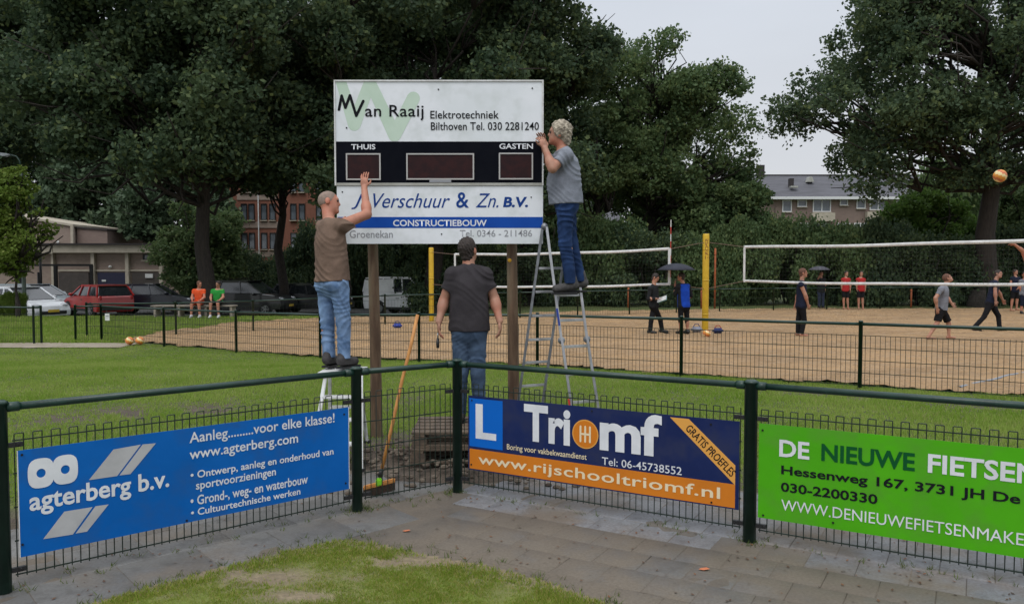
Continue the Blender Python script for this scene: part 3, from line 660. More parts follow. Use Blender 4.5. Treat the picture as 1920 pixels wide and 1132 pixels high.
for k, (a, b) in enumerate((((348, 505), (557, 665)), ((710, 505), (1117, 663)), ((1265, 502), (1470, 662)))):
    u0, z1 = pl.uv(*c(*a)); u1, z0 = pl.uv(*c(*b)); t_ = .014
    w_ = pl.slab('score_window', u0 + t_, u1 - t_, z0 + t_, z1 - t_, M['display'], -.002, .001)
    fr = MB(); rz = 0
    for (q0, q1, q2, q3) in ((u0, u1, z1 - t_, z1), (u0, u1, z0, z0 + t_), (u0, u0 + t_, z0 + t_, z1 - t_), (u1 - t_, u1, z0 + t_, z1 - t_)):
        fr.box((pl.P(q0, q2, .004) + pl.P(q1, q3, .004)) / 2, (q1 - q0, .014, q3 - q2))
    f_ = fr.build('window_frame', M['frame_grey'], w_)
pl.pxpoly('maker_plate', [c(850, 664), c(980, 664), c(980, 679), c(850, 679)], M['print_grey'], .018)
big = [pl.uv(*c(*p)) for p in ((312, 40), (398, 330), (492, 40), (640, 395), (752, 175))]
pl.stroke('pale_green_emblem', big, .135, M['print_pale_green'], .001, clip=(X0 + fw + .002, X1, ZA + .004, ZT - fw - .002))
bm_ = [pl.uv(*c(*p)) for p in ((306, 243), (322, 160), (345, 232), (372, 158), (410, 280), (452, 192))]
pl.stroke('lettering', bm_, .028, M['print_black'], .003)
for t_, xl, xr, top, bot, mk, kw in [
    ('an Raaij', 465, 815, 215, 308, 'print_black', dict(bold=.008, space=1.05)),
    ('Elektrotechniek', 855, 1265, 250, 297, 'print_black', dict(bold=.006)), ('Bilthoven Tel. 030 2281240', 858, 1505, 318, 366, 'print_black', dict(bold=.006)),
    ('THUIS', 380, 525, 450, 482, 'print_white', dict(bold=.02)), ('GASTEN', 1268, 1470, 446, 479, 'print_white', dict(bold=.02)),
    ('J.', 378, 452, 748, 840, 'print_blue', dict(shear=.35)), ('Verschuur', 510, 972, 745, 832, 'print_blue', dict(shear=.35)), ('&', 1008, 1085, 738, 832, 'print_blue', dict(bold=.012)), ('Zn.', 1125, 1262, 745, 830, 'print_blue', dict(shear=.35)), ('B.V.', 1290, 1440, 766, 828, 'print_blue', dict(bold=.035, shear=.15)),
    ('Groenekan', 366, 626, 966, 1012, 'print_grey', dict(bold=.004)), ('Tel. 0346 - 211486', 1030, 1465, 964, 1004, 'print_grey', dict(bold=.004))]:
    pl.ptext(t_, c(xl, 500), c(xr, 500), c(500, top), c(500, bot), M[mk], o=.0055, **kw)
pl.slab('blue_band', XL + .006, X1 - .006, pl.uv(*c(500, 952))[1], pl.uv(*c(500, 886))[1], M['print_band'], .003, .005)
pl.ptext('CONSTRUCTIEBOUW', c(628, 500), c(1192, 500), c(500, 903), c(500, 942), M['print_white'], o=.007, bold=.02)
for p in [(822, 168), (998, 166), (650, 240), (996, 370), (828, 439), (642, 360), (645, 440)]:
    u, z = pl.uv(*p); MB().lathe([(.008, -.004), (.008, .002), (.004, .004)], 8, tuple(pl.P(u, z, .003)), 'y').build('screw', M['dark_metal'], sb)
# dirt streak drips on the top edge are left to the panel material
for k, (xt, xb, top, lab) in enumerate(((697, 706, 457, 'brown wooden pole under the left half of the scoreboard'), (960, 963, 457, 'brown wooden pole with a yellow mark under the right half of the scoreboard'))):
    a = at(xt, 300, SY + .22); b = at(xb, 822, SY + .22); b[2] = float(G(b[0], b[1])) - .3
    t_ = thing('wooden_pole', lab, 'pole', (b[0], b[1], b[2]), group='wooden poles of the scoreboard'); a = a - b
    pts = [a * s + V3(.006 * math.sin(5 * s + k), .006 * math.cos(4 * s), 0) for s in np.linspace(0, 1, 14)]
    MB().tube(pts, [.066 - .016 * i / 13 for i in range(14)], 16).build('shaft', M['pole_wood'], t_, True)
    for s in (.80, .97):
        MB().box(a * s + V3(0, -.085, 0), (.05, .09, .05)).build('bracket', M['zinc'], t_)
    if k == 1:
        yb = at(956, 488, SY + .16) - b; MB().ball(tuple(yb + V3(0, .008, 0)), (.024, .012, .022), 10, 6).build('yellow_mark', mat('yellow_paint_mark', (.75, .40, .02), rough=.6), t_)

# ------------------------------------------------------------------ pallet, broom, step stool, ladder
def pallet(loc, rz, lab):
    t = thing('pallet', lab, 'pallet', loc, rz, 'pallets under the scoreboard')
    top = MB().box((0, 0, 0), (1.2, .12, .022), 0).mesh('b', bevel=.003); top.materials.append(M['pallet_wood'])
    for k, y in enumerate((-.34, -.17, 0, .17, .34)):
        o = bpy.data.objects.new('deck_board', top); COL.objects.link(o); o.parent = t; o.location = (rnd.uniform(-.004, .004), y, .133 + rnd.uniform(-.002, .002))
    st = MB().box((0, 0, 0), (.1, .8, .022)).mesh('b', bevel=.003); st.materials.append(M['pallet_wood']); bl = MB().box((0, 0, 0), (.14, .1, .078)).mesh('b', bevel=.004); bl.materials.append(M['pallet_wood'])
    for x in (-.53, 0, .53):
        o = bpy.data.objects.new('stringer_board', st); COL.objects.link(o); o.parent = t; o.location = (x, 0, .110)
        for y in (-.35, 0, .35):
            o = bpy.data.objects.new('block', bl); COL.objects.link(o); o.parent = t; o.location = (x, y, .060)
    for y in (-.35, 0, .35):
        o = bpy.data.objects.new('bottom_board', top); COL.objects.link(o); o.parent = t; o.location = (0, y, .010)
    return t
PX, PY = -.36, 7.72; pz = .085
pallet((PX, PY, pz), .06, 'lower weathered wooden pallet lying on the dirt between the poles')
pallet((PX + .02, PY + .02, pz + .1445), .03, 'upper wooden pallet that the man in the dark shirt stands on')
PAL_TOP = pz + .1445 * 2

bt = thing('broom', 'broom with orange wooden handle leaning head down behind the short fence panel', 'broom', tuple(at(712, 920, 6.62)))
o3 = np.array(bt.location); hd = V3(at(737, 905, 6.60)[0] - at(690, 925, 6.60)[0], .03, .06); hd[2] = .045; hL = .27; hd = hd / np.linalg.norm(hd)
ctr = at(711, 915, 6.62) - o3; ctr[2] = .085 - o3[2] + 0
Rz = np.array([hd, np.cross(V3(0, 0, 1), hd), V3(0, 0, 1)]).T
MB().box(ctr, (hL, .055, .035), R=Rz).build('head', M['broom_wood'], bt, bevel=.008)
MB().box(ctr - V3(0, 0, .045), (hL * 1.0, .06, .06), R=Rz).build('bristles', M['bristle'], bt)
MB().box(ctr + V3(0, -.006, .022), (.055, .065, .06), R=Rz).build('clip', M['neon'], bt, bevel=.01)
top = at(783, 590, 6.92) - o3; foot = ctr + V3(0, 0, .03)
MB().tube([foot + (top - foot) * .02, foot + (top - foot) * .07], [.022, .018], 10).build('socket', M['plastic_black'], bt, True)
MB().tube([foot + (top - foot) * .06] + [foot + (top - foot) * s + V3(.004 * math.sin(9 * s), 0, 0) for s in (.3, .6, .8)] + [top], .0145, 12).build('handle', M['broom_wood'], bt, True)

# step stool of the bald man
STZ = .905
st = thing('step_stool', 'white metal step stool behind the blue banner that the bald man stands on', 'step stool', (0, 0, 0))
fl, fr_, bl_, br_ = at(611, 705, 7.55), at(677, 703, 7.55), at(618, 703, 7.95), at(672, 703, 7.95)
for p in (fl, fr_, bl_, br_): p[2] = STZ - .03
gl = fl + V3(-.09, -.30, 0); gr = fr_ + V3(.05, -.30, 0); hl = bl_ + V3(-.05, .22, 0); hr = br_ + V3(.04, .22, 0)
for a, b in ((gl, fl), (gr, fr_), (hl, bl_), (hr, br_)):
    a[2] = float(G(a[0], a[1])); MB().bar(a, b, .036, .02).build('leg', M['white_alu'], st, bevel=.004)
    MB().box(a + V3(0, 0, .012), (.06, .035, .03)).build('rubber_foot', M['plastic_black'], st)
MB().box((fl + fr_ + bl_ + br_) / 4 + V3(0, -.02, .018), (fr_[0] - fl[0] + .06, .46, .025)).build('platform', M['white_alu'], st, bevel=.004)
for s in (.27, .52, .76):
    a = gl + (fl - gl) * s; b = gr + (fr_ - gr) * s; MB().box((a + b) / 2 + V3(0, .04, 0), (b[0] - a[0], .11, .022)).build('step', M['white_alu'], st, bevel=.003)
MB().bar(hl + (bl_ - hl) * .5, hr + (br_ - hr) * .5, .02, .03).build('brace', M['white_alu'], st)

# folding ladder of the grey-haired man
LY_ = 8.28
ld = thing('folding_ladder', 'tall aluminium folding ladder standing open beside the scoreboard', 'ladder', (0, 0, 0))
wv_ = V3(.275, .13, 0)
apex = at(1021, 425, LY_ - .02)
def G1(p): return float(G(p[0], p[1]))
f0 = at(1081, 800, LY_ - .10); f0[2] = G1(f0); h0 = apex + (f0 - apex) * .53; 
b0 = at(962, 800, LY_ + .02); b0[2] = G1(b0)
def rail(a, b, m, nm='rail'):
    MB().bar(a, b, .026, .06, up=(0, 1, 0)).build(nm, m, ld, bevel=.003)
for off in (V3(0, 0, 0), wv_):
    k = off[0] * .0; hh = h0 + off
    rail(apex + off + V3(.02, 0, 0), hh, M['alu']); rail(hh + V3(.004, -.0, 0), f0 + off * 1.05, M['alu'])
    MB().lathe([(.034, -.022), (.038, 0), (.034, .022)], 14, tuple(hh), 'y').build('hinge', M['alu_dull'], ld, True)
    rail(apex + off - V3(.02, 0, 0), b0 + off * .95, M['alu_dull'])
    MB().lathe([(.036, -.03), (.036, .03)], 14, tuple(apex + off), 'y').build('hinge', M['alu_dull'], ld, True)
    MB().box(f0 + off * 1.05 + V3(0, 0, .02), (.07, .04, .05)).build('rubber_foot', M['plastic_black'], ld)
    MB().box(b0 + off * .95 + V3(0, 0, .02), (.07, .04, .05)).build('rubber_foot', M['plastic_black'], ld)
def zfrac(a, b, py, Y): return (at(1000, py, Y)[2] - a[2]) / (b[2] - a[2])
for py in (503, 553, 600, 649, 700, 752, 800):
    s = zfrac(apex, f0, py, LY_); a = apex + (f0 - apex) * s; MB().bar(a, a + wv_, .03, .028).build('rung', M['alu'], ld, bevel=.004)
for py in (503, 547, 592, 637, 680, 724, 770):
    s = zfrac(apex, b0, py, LY_); a = apex + (b0 - apex) * s; MB().bar(a, a + wv_ * .97, .03, .026).build('rung', M['alu'], ld, bevel=.004)
MB().bar(apex + (f0 - apex) * .80 + V3(-.018, -.034, 0), apex + (f0 - apex) * .90 + V3(-.018, -.034, 0), .02, .006, up=(0, 1, 0)).build('red_sticker', mat('red_sticker', (.5, .03, .02)), ld)
MB().bar(apex + (f0 - apex) * .38 + V3(-.0, -.034, 0), apex + (f0 - apex) * .46 + V3(-.0, -.034, 0), .02, .006, up=(0, 1, 0)).build('blue_sticker', mat('blue_sticker', (.02, .05, .3)), ld)
RUNG_Z = at(1000, 549, LY_)[2] + .016

# ------------------------------------------------------------------ fences round the sand court
def court_fence(name, lab, pts, H0, Zt=None, mesh_h=.8, step=.052, wr=.0028, gap=None, r=.024, pr=.03, nh=4):
    t = thing(name, lab, 'fence', (0, 0, 0)); tops = []
    for k, p in enumerate(pts):
        g = G1(p); zt = g + H0; tops.append(V3(p[0], p[1], zt)); o = cap_post(pr, g - .2, zt + .02).build('post', M['green_paint'], t, True); o.location = (p[0], p[1], 0)
    for k, (a, b) in enumerate(zip(tops, tops[1:])):
        MB().tube([a - V3(0, 0, .03), b - V3(0, 0, .03)], r, 8).build('rail', M['green_paint'], t, True)
        if gap and k in gap: continue
        L = np.linalg.norm(b - a); n = int(L / step); w_ = MB()
        for i in range(1, n):
            p = a + (b - a) * i / n; g = G1(p); w_.tube([(p[0], p[1], g + .05), (p[0], p[1], g + mesh_h)], wr, 3, False)
        for j in range(nh + 1):
            q0 = V3(a[0], a[1], G1(a) + .06 + (mesh_h - .06) * j / nh); q1 = V3(b[0], b[1], G1(b) + .06 + (mesh_h - .06) * j / nh); w_.bar(q0, q1, wr * 2, wr * 2.2)
        tag(w_.build('mesh_panel', M['wire'], t), kind='stuff')
    return t
near = [mid(t) for t in range(0, 10)]
court_fence('court_fence', 'dark green mesh fence along the near edge of the sand court', near, 1.0, mesh_h=.80, step=.066, wr=.0042)
l0 = mid(0); court_fence('court_fence', 'short green fence stub at the left corner of the sand court', [l0, gz(142, 641, -.15)], 1.0)
court_fence('court_fence', 'dark green fence left of the path gap at the left edge', [gz(78, 644, -.15), gz(64, 645, -.15), gz(-70, 642, -.15), gz(-200, 640, -.15)], 1.0)
fp = [gz(163, 632, -.15), gz(330, 629, -.15), gz(475, 622, -.12), gz(600, 615, -.08), gz(722, 609, -.04), gz(858, 603), gz(975, 598.5), gz(1083, 594.5), gz(1180, 591), gz(1268, 588), gz(1349, 585.5), gz(1450, 583), gz(1550, 581.5), gz(1650, 580), gz(1750, 578.5), gz(1850, 577), gz(1950, 576), gz(2050, 575)]
court_fence('court_fence', 'dark green mesh fence along the far side of the sand court', fp, 1.0, mesh_h=.82, step=.11, wr=.003, nh=3, r=.022)
p = gz(203, 640); pn = thing('notice_plate', 'small white notice hung on the fence beside the two balls', 'sign', tuple(at(203, 594, 19.6)))
MB().box((0, -.05, 0), (.11, .006, .17)).build('plate', M['white_alu'], pn); MB().box((0, -.056, .03), (.07, .003, .02)).build('print', M['print_grey'], pn)
MB().tube([(-.03, -.045, .08), (-.03, -.01, .16)], .004, 5).build('tie', M['wire'], pn)

# ------------------------------------------------------------------ volleyball nets, posts, balls
def net(lab, A, B, zt, zb, rope_a=None, rope_b=None, rot=0):
    t = thing('volleyball_net', lab, 'net', (0, 0, 0), group='volleyball nets')
    A = np.array(A); B = np.array(B); L = np.linalg.norm(B - A); u = (B - A) / L; n = 24
    sag = lambda s: -.05 * 4 * s * (1 - s)
    def pt(s, z): q = A + (B - A) * s; return V3(q[0], q[1], z[0] + (z[1] - z[0]) * s + sag(s))
    for nm, z, h, ph in (('top_band', zt, .08, 0), ('bottom_band', zb, .07, 1)):
        b = MB()
        vs = []
        for i in range(n + 1):
            s = i / n; p = pt(s, z) + V3(0, .012 * math.sin(9 * s + ph) + .008 * math.sin(31 * s), .008 * math.sin(14 * s + ph)); vs += [p + V3(0, -.003, h / 2), p + V3(0, .003, h / 2), p + V3(0, .003, -h / 2), p + V3(0, -.003, -h / 2)]
        fs = [(4 * i + j, 4 * i + 4 + j, 4 * i + 4 + (j + 1) % 4, 4 * i + (j + 1) % 4) for i in range(n) for j in range(4)]
        b.add(vs, fs); b.build(nm, M['net_white'], t, True)
    for s in (0, 1):
        a = pt(s, zt); c_ = pt(s, zb); MB().box((a + c_) / 2, (.07, .008, a[2] - c_[2] + .06), math.atan2(u[1], u[0])).build('side_band', M['net_white'], t)
    w_ = MB(); k = int(L / .1)
    for i in range(1, k): s = i / k; w_.tube([pt(s, zb), pt(s, zt)], .0016, 3, False)
    for j in range(1, 10):
        z = (zb[0] + (zt[0] - zb[0]) * j / 10, zb[1] + (zt[1] - zb[1]) * j / 10); w_.tube([pt(i / 8, z) for i in range(9)], .0016, 3, False)
    tag(w_.build('netting', M['net_string'], t), kind='stuff')
    for rp, s in ((rope_a, 0), (rope_b, 1)):
        if rp is not None:
            for z, q in ((zt, 0), (zb, 1)): MB().tube([pt(s, z), rp[q]], .008, 5).build('rope', M['rope'], t)
    return t
yl, yr = gz(809, 604), gz(1322, 621)
pA = at(853, 477, 26.2); pB = at(1255, 467, 22.4); pAb = at(853, 536, 26.2); pBb = at(1255, 533, 22.4)
net('left volleyball net stretched between the slim yellow post and the padded one', pA, pB, (pA[2], pB[2]), (pAb[2], pBb[2]), rope_a=(V3(yl[0], yl[1], 2.4), V3(yl[0], yl[1], 1.3)), rope_b=(V3(yr[0], yr[1], 2.62), V3(yr[0], yr[1], 1.25)))
qA = at(1396, 463, 23.0); qB = at(2160, 441, 15.2); qAb = at(1396, 527, 23.0); qBb = at(2160, 531, 15.2)
net('right volleyball net reaching out of the picture at the right edge', qA, qB, (qA[2], qB[2]), (qAb[2], qBb[2]), rope_a=(V3(yr[0], yr[1], 2.62), V3(yr[0], yr[1], 1.25)))
def net_post(p, H_, r, lab, dots=False):
    t = thing('net_post', lab, 'post', tuple(p), group='yellow net posts'); MB().lathe([(r * .5, -.2), (r * .5, H_ + .03)], 10).build('steel_core', M['dark_metal'], t, True)
    MB().lathe([(r * .9, .02), (r, .06), (r, H_ - .04), (r * .9, H_)], 18).build('padding', M['yellow_pad'], t, True)
    if dots:
        tm = text_mesh('MIKASA' if False else 'SPORT', .01); co = np.empty(len(tm.vertices) * 3); tm.vertices.foreach_get('co', co); co = co.reshape(-1, 3); lo, hi = co.min(0), co.max(0)
        q = (co - lo) / np.maximum(hi - lo, 1e-6); n = np.zeros_like(co); n[:, 0] = (q[:, 1] - .5) * -.09; n[:, 2] = H_ - .15 - q[:, 0] * .6; n[:, 1] = -np.sqrt(np.maximum((r + .004) ** 2 - n[:, 0] ** 2, 0))
        tm.vertices.foreach_set('co', n.ravel()); tm.update(); link('lettering', tm, mat('brown_print', (.22, .08, .02)), t)
    for zz in (.5, 1.5, 2.4): MB().lathe([(r + .003, zz - .02), (r + .003, zz + .02)], 18).build('strap', M['yellow_pad'], t, True)
net_post(yr, 2.86, .095, 'thick padded yellow net post between the two nets', True)
net_post(yl, 2.55, .085, 'yellow net post seen between the scoreboard poles, left net end')
an = thing('net_antenna', 'thin red and white antenna at the right end of the left net', 'antenna', tuple(at(1257, 533, 22.4)))
for k in range(9): MB().tube([(0, 0, .2 * k), (0, 0, .2 * k + .2)], .012, 6).build('segment', M['net_white'] if k % 2 == 0 else mat('red_segment', (.5, .05, .04)), an)
def volleyball(loc, lab, r=.105, g=None, tilt=0):
    t = thing('volleyball', lab, 'ball', tuple(loc), tilt, g); m3 = [M['ball_orange'], M['ball_white'], M['ball_blue']]; nu, nv = 24, 14
    b = MB().ball((0, 0, 0), r, nu, nv); me = b.mesh('b', True)
    o = link('cover', me, m3, t)
    for p in me.polygons:
        cx, cy, cz = p.center; a = math.atan2(cy, cx) + 2.2 * cz / r; p.material_index = int((a % (2 * math.pi)) / (2 * math.pi) * 6) % 3 if abs(cz) < r * .95 else 0
    MB().lathe([(.012, -r * 1.002 - .0), (.008, -r * .98)], 8).build('valve_patch', M['ball_white'], t)
    return t
M['ball_orange'] = mat('orange_ball_panel', (.70, .28, .04), rough=.5); M['ball_white'] = mat('cream_ball_panel', (.75, .60, .30), rough=.5); M['ball_blue'] = mat('reddish_ball_panel', (.55, .16, .06), rough=.5)
volleyball(at(1875, 330, 14.3), 'orange volleyball flying high above the right net', .112)
for px, lab in ((243, 'left one of two volleyballs lying on the sand behind the fence'), (262, 'right one of two volleyballs lying on the sand behind the fence')):
    p = gz(px, 646, -.12); volleyball((p[0], p[1], -.02), lab, .105, 'volleyballs on the sand', px)
p = gz(1325, 632, .03); volleyball((p[0], p[1], .13), 'volleyball lying at the foot of the padded yellow post', .105, None, 1)
# bags beside the post
def bag(p, lab, m1, m2, s=.3):
    t = thing('sports_bag', lab, 'bag', tuple(p)); MB().box((0, 0, s * .28), (s, s * .5, s * .5)).build('body', m1, t, True, s * .16); MB().tube([(-s * .3, 0, s * .5), (-s * .15, 0, s * .75), (s * .15, 0, s * .75), (s * .3, 0, s * .5)], .012, 6).build('strap', m2, t)
bm1 = mat('blue_cloth', (.02, .03, .12), rough=.8); bm2 = mat('red_cloth', (.35, .04, .03), rough=.8); bm3 = mat('grey_cloth', (.25, .26, .32), rough=.8)
p = gz(1346, 626, .03); bag((p[0], p[1], .04), 'navy blue bag on the sand right of the padded post', bm1, bm2, .3)
p = gz(1306, 624, .03); bag((p[0], p[1], .04), 'grey bag on the sand left of the padded post', bm3, bm1, .32)
p = gz(745, 612, -.0); bag((p[0], p[1], G1(p) + .02), 'small blue bag at the sand edge behind the left pole', mat('royal_blue_cloth', (.03, .05, .28), rough=.8), bm1, .3)
pts = [gz(*q, .14) for q in ((1800, 722), (1830, 712), (1862, 702), (1890, 694), (1925, 686))]
cb = MB(); vs = []
for q in pts: z = float(sand_h(q[0], q[1])); vs += [(q[0], q[1] - .03, z + .012), (q[0], q[1] + .03, z + .012), (q[0], q[1] + .03, z - .02), (q[0], q[1] - .03, z - .02)]
cb.add(vs, [(4 * i + j, 4 * i + 4 + j, 4 * i + 4 + (j + 1) % 4, 4 * i + (j + 1) % 4) for i in range(4) for j in range(4)])
tag(cb.build('court_line', mat('blue_ribbon', (.24, .26, .29), rough=.7)), 'pale blue boundary ribbon lying on the sand at the right', 'court line')
for k, (px, yb, yt, wd) in enumerate(((1178, 577, 540, 'orange post standing left of the blue-vested man'), (1340, 580, 466, 'tall rusty orange post right of the padded yellow post'), (1708, 576, 543, 'short orange post near the running man'), (1315, 578, 540, 'orange post just left of the padded yellow post'))):
    p = gz(px, yb); h = at(px, yt, p[1])[2]; t = thing('marker_post', wd, 'post', tuple(p), group='orange posts behind the sand'); MB().lathe([(.045, -.1), (.045, h), (.03, h + .02)], 8).build('shaft', M['rust'], t, True); MB().lathe([(.055, h * .9), (.055, h * .9 + .05)], 8).build('collar', M['rust'], t, True)

# ------------------------------------------------------------------ trees and shrubs
M['bark'] = mat('dark_oak_bark', (.040, .032, .026), (.022, .018, .015), 8, .95, bump=.8, bscale=14, stretch=(3, 3, .5), bdist=.05)
M['leaf_dark'] = leaf_mat('dark_oak_leaves', (.052, .088, .048), (.085, .128, .062), (.15, .19, .07), .42)
M['leaf_mid'] = leaf_mat('oak_leaves', (.088, .145, .062), (.125, .185, .074), (.18, .22, .08), .45)
M['leaf_light'] = leaf_mat('fresh_green_leaves', (.09, .17, .035), (.12, .21, .045), (.17, .24, .06), .42)
M['leaf_yellow'] = leaf_mat('yellow_green_leaves', (.12, .19, .03), (.16, .23, .04), (.24, .28, .07), .4)
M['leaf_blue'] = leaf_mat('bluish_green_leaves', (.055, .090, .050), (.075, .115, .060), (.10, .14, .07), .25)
def leaves(name, blobs, n, size, seed, flat=.8, tight=.22, out=1.12, per=16):
    """blobs: (n,4) centre + radius of the leaf masses; leaves sit in small tufts near the surface of each mass"""
    r = np.random.default_rng(seed); B = np.asarray(blobs, float); w = B[:, 3] ** 2; w /= w.sum()
    nt_ = max(60, n // per); k = r.choice(len(B), nt_, p=w); d = r.normal(size=(nt_, 3)); d /= np.linalg.norm(d, axis=1)[:, None]
    rad = B[k, 3] * (r.uniform(.25, 1, nt_) ** .45) * r.uniform(.85, out, nt_); tc = B[k, :3] + d * rad[:, None] * np.array([1, 1, flat])
    j = r.integers(0, nt_, n); s = B[k[j], 3] * tight * r.uniform(.6, 1.2, n)
    p = tc[j] + np.clip(r.normal(size=(n, 3)), -1.7, 1.7) * s[:, None] * np.array([1, 1, .75])
    a = r.normal(size=(n, 3)); a /= np.linalg.norm(a, axis=1)[:, None]; b = r.normal(size=(n, 3)) + np.array([0, 0, .3]); b -= a * (a * b).sum(1)[:, None]; b /= np.linalg.norm(b, axis=1)[:, None]
    sz = size * r.uniform(.6, 1.35, n); a *= sz[:, None] * .5; b *= sz[:, None] * .34
    v = np.stack([p - a, p + b, p + a, p - b], 1).reshape(-1, 3)
    return np_mesh(name, v, np.arange(n * 4).reshape(-1, 4))
def limb(b, p, q, r0, r1, rr, n=7, k=4, wob=.06):
    p = np.array(p, float); q = np.array(q, float); L = np.linalg.norm(q - p)
    pts = [p + (q - p) * i / k + (rr.normal(size=3) * L * wob if 0 < i < k else 0) for i in range(k + 1)]
    b.tube(pts, [r0 + (r1 - r0) * i / k for i in range(k + 1)], n); return pts
def outline_blobs(poly, Y, nb, r0, r1, dY, seed, base):
    r = np.random.default_rng(seed); P_ = [(p[0], p[1]) for p in poly]; xs_ = [p[0] for p in P_]; ys_ = [p[1] for p in P_]; out = []; sc = Y / F_PX
    while len(out) < nb:
        x = r.uniform(min(xs_), max(xs_)); y = r.uniform(min(ys_), max(ys_)); rad = r.uniform(r0, r1); k = rad / sc * .75
        if all(in_poly(np.array([x + k * dx]), np.array([y + k * dy]), P_)[0] for dx, dy in ((1, 0), (-1, 0), (0, 1), (0, -1))):
            q = at(x, y, Y); q[1] += r.uniform(-1, 1) * dY; out.append((*(q - base), rad))
    return out
def tree(label, base, height, rx, ry, crown_z0, trunk_r, m, seed, n=42000, leaf=.26, nb=34, group='broadleaf trees behind the sports field', top=None, gaps=1., name='oak_tree', lean=0, outline=None, br_=(.9, 1.7), dY=3.5, out=1.15, per=16, tight=.22):
    r = np.random.default_rng(seed); base = np.array(base, float); base[2] = G1(base)
    t = thing(name, label, 'tree', tuple(base), 0, group)
    cz = (crown_z0 + height) / 2; rz_ = (height - crown_z0) / 2; blobs = []; b = MB()
    tip = V3(lean, 0, cz + rz_ * .3)
    tr = limb(b, (0, 0, -.3), tip, trunk_r * 1.15, trunk_r * .28, r, 12, 7, .012)
    b.tube([(0, 0, -.4), (0, 0, .15), (0, 0, .8)], [trunk_r * 1.7, trunk_r * 1.35, trunk_r * 1.05], 12)
    ob_ = outline_blobs(outline, base[1], nb, *br_, dY, seed, base) if outline else None
    for i in range(nb):
        d = r.normal(size=3); d /= np.linalg.norm(d); d[2] = d[2] * .9 + .12; u = r.uniform(.35, 1) ** .5 * .82
        c_ = np.array([lean, 0, cz]) + d * u * np.array([rx, ry, rz_]); c_[2] = max(c_[2], crown_z0 + .3)
        br = r.uniform(.17, .30) * (rx + rz_) / 2 * gaps
        if ob_: c_ = np.array(ob_[i][:3]); br = ob_[i][3]
        blobs.append((*c_, br))
        if i % 2 == 0:
            s = np.clip((c_[2] - 1.5) / tip[2] * .8, .42, .95) * (len(tr) - 1); a = tr[int(s)] + (tr[min(int(s) + 1, len(tr) - 1)] - tr[int(s)]) * (s % 1)
            pp = limb(b, a, c_, trunk_r * r.uniform(.13, .27), .03, r, 6, 4, .07)
            for q in range(3):
                e_ = c_ + r.normal(size=3) * br * .9; limb(b, pp[2], e_, .05 + trunk_r * .06, .015, r, 4, 3, .08)
    if top is not None:
        for q in top: blobs.append(q)
    b.build('trunk', M['bark'], t, True)
    me = leaves('crown', blobs, n, leaf, seed + 100, out=out, per=per, tight=tight); link('crown', me, m, t); return t
def T_at(px, Y): p = at(px, 500, Y); return (p[0], p[1], 0)
D, MD = M['leaf_dark'], M['leaf_mid']
# the dark wood on the left, tree by tree (pixel column, distance, height, half widths, crown bottom, trunk radius)
tree('big dark oak whose thick trunk stands behind the people on the bench', T_at(385, 34), 16, 7, 5.5, 4.6, .34, D, 1, 150000, .21, 130, outline=[(90, -140), (560, -140), (610, 60), (590, 200), (540, 300), (470, 350), (420, 372), (380, 392), (330, 350), (240, 340), (140, 318), (60, 250), (50, 60)], br_=(.8, 1.5), out=1.3, per=13)
tree('dark tree with slim trunk in front of the orange brick flats', T_at(532, 40), 15, 5.4, 5, 6.0, .24, D, 2, 60000, .23, 56, outline=[(470, 60), (650, 60), (660, 330), (610, 372), (560, 345), (510, 395), (470, 380), (440, 350), (440, 200)], br_=(.7, 1.3))
tree('tall dark tree standing behind the left edge of the scoreboard', T_at(640, 37), 15, 4.6, 5, 4.5, .26, D, 3, 70000, .22, 60, outline=[(560, -140), (740, -140), (750, 460), (690, 450), (640, 400), (600, 320), (580, 100)], br_=(.7, 1.4))
tree('tall dark tree standing directly behind the scoreboard', T_at(815, 38), 16, 6.6, 5, 3.4, .4, D, 4, 100000, .22, 84, outline=[(640, -140), (970, -140), (1010, 60), (1010, 440), (920, 455), (760, 455), (670, 380), (650, 100)], br_=(.8, 1.5))
tree('dark tree behind the grey-haired man, last one before the open sky', T_at(985, 40), 15, 4.2, 5, 3.2, .36, D, 5, 76000, .21, 66, outline=[(880, -150), (1050, -150), (1072, 10), (1095, 60), (1148, 38), (1160, 110), (1150, 200), (1125, 290), (1100, 370), (1050, 410), (960, 430), (900, 300)], br_=(.6, 1.2), out=1.35, per=12)
tree('dark tree at the left picture edge above the lamp', T_at(-60, 40), 15, 6.5, 5.5, 6.2, .4, D, 7, 70000, .22, 60, outline=[(-240, -140), (130, -140), (150, 80), (130, 240), (80, 300), (10, 318), (-240, 330)], br_=(.8, 1.5))
tree('big dark tree rising behind the sports hall roof', T_at(165, 76), 28, 13, 6, 5, .5, D, 6, 60000, .36, 56)
tree('far dark tree filling the gap left of the brick flats', T_at(320, 78), 29, 12, 6, 5, .5, D, 8, 60000, .36, 54)
tree('far dark tree filling the gap above the brick flats', T_at(560, 80), 30, 14, 6, 7, .5, D, 9, 60000, .36, 56)
tree('far dark tree behind the top edge of the scoreboard', T_at(860, 62), 25, 8.0, 6, 3, .5, D, 10, 60000, .34, 50)
tree('far dark tree beyond the left picture edge', T_at(-20, 72), 27, 10, 6, 5, .5, D, 12, 46000, .36, 44)
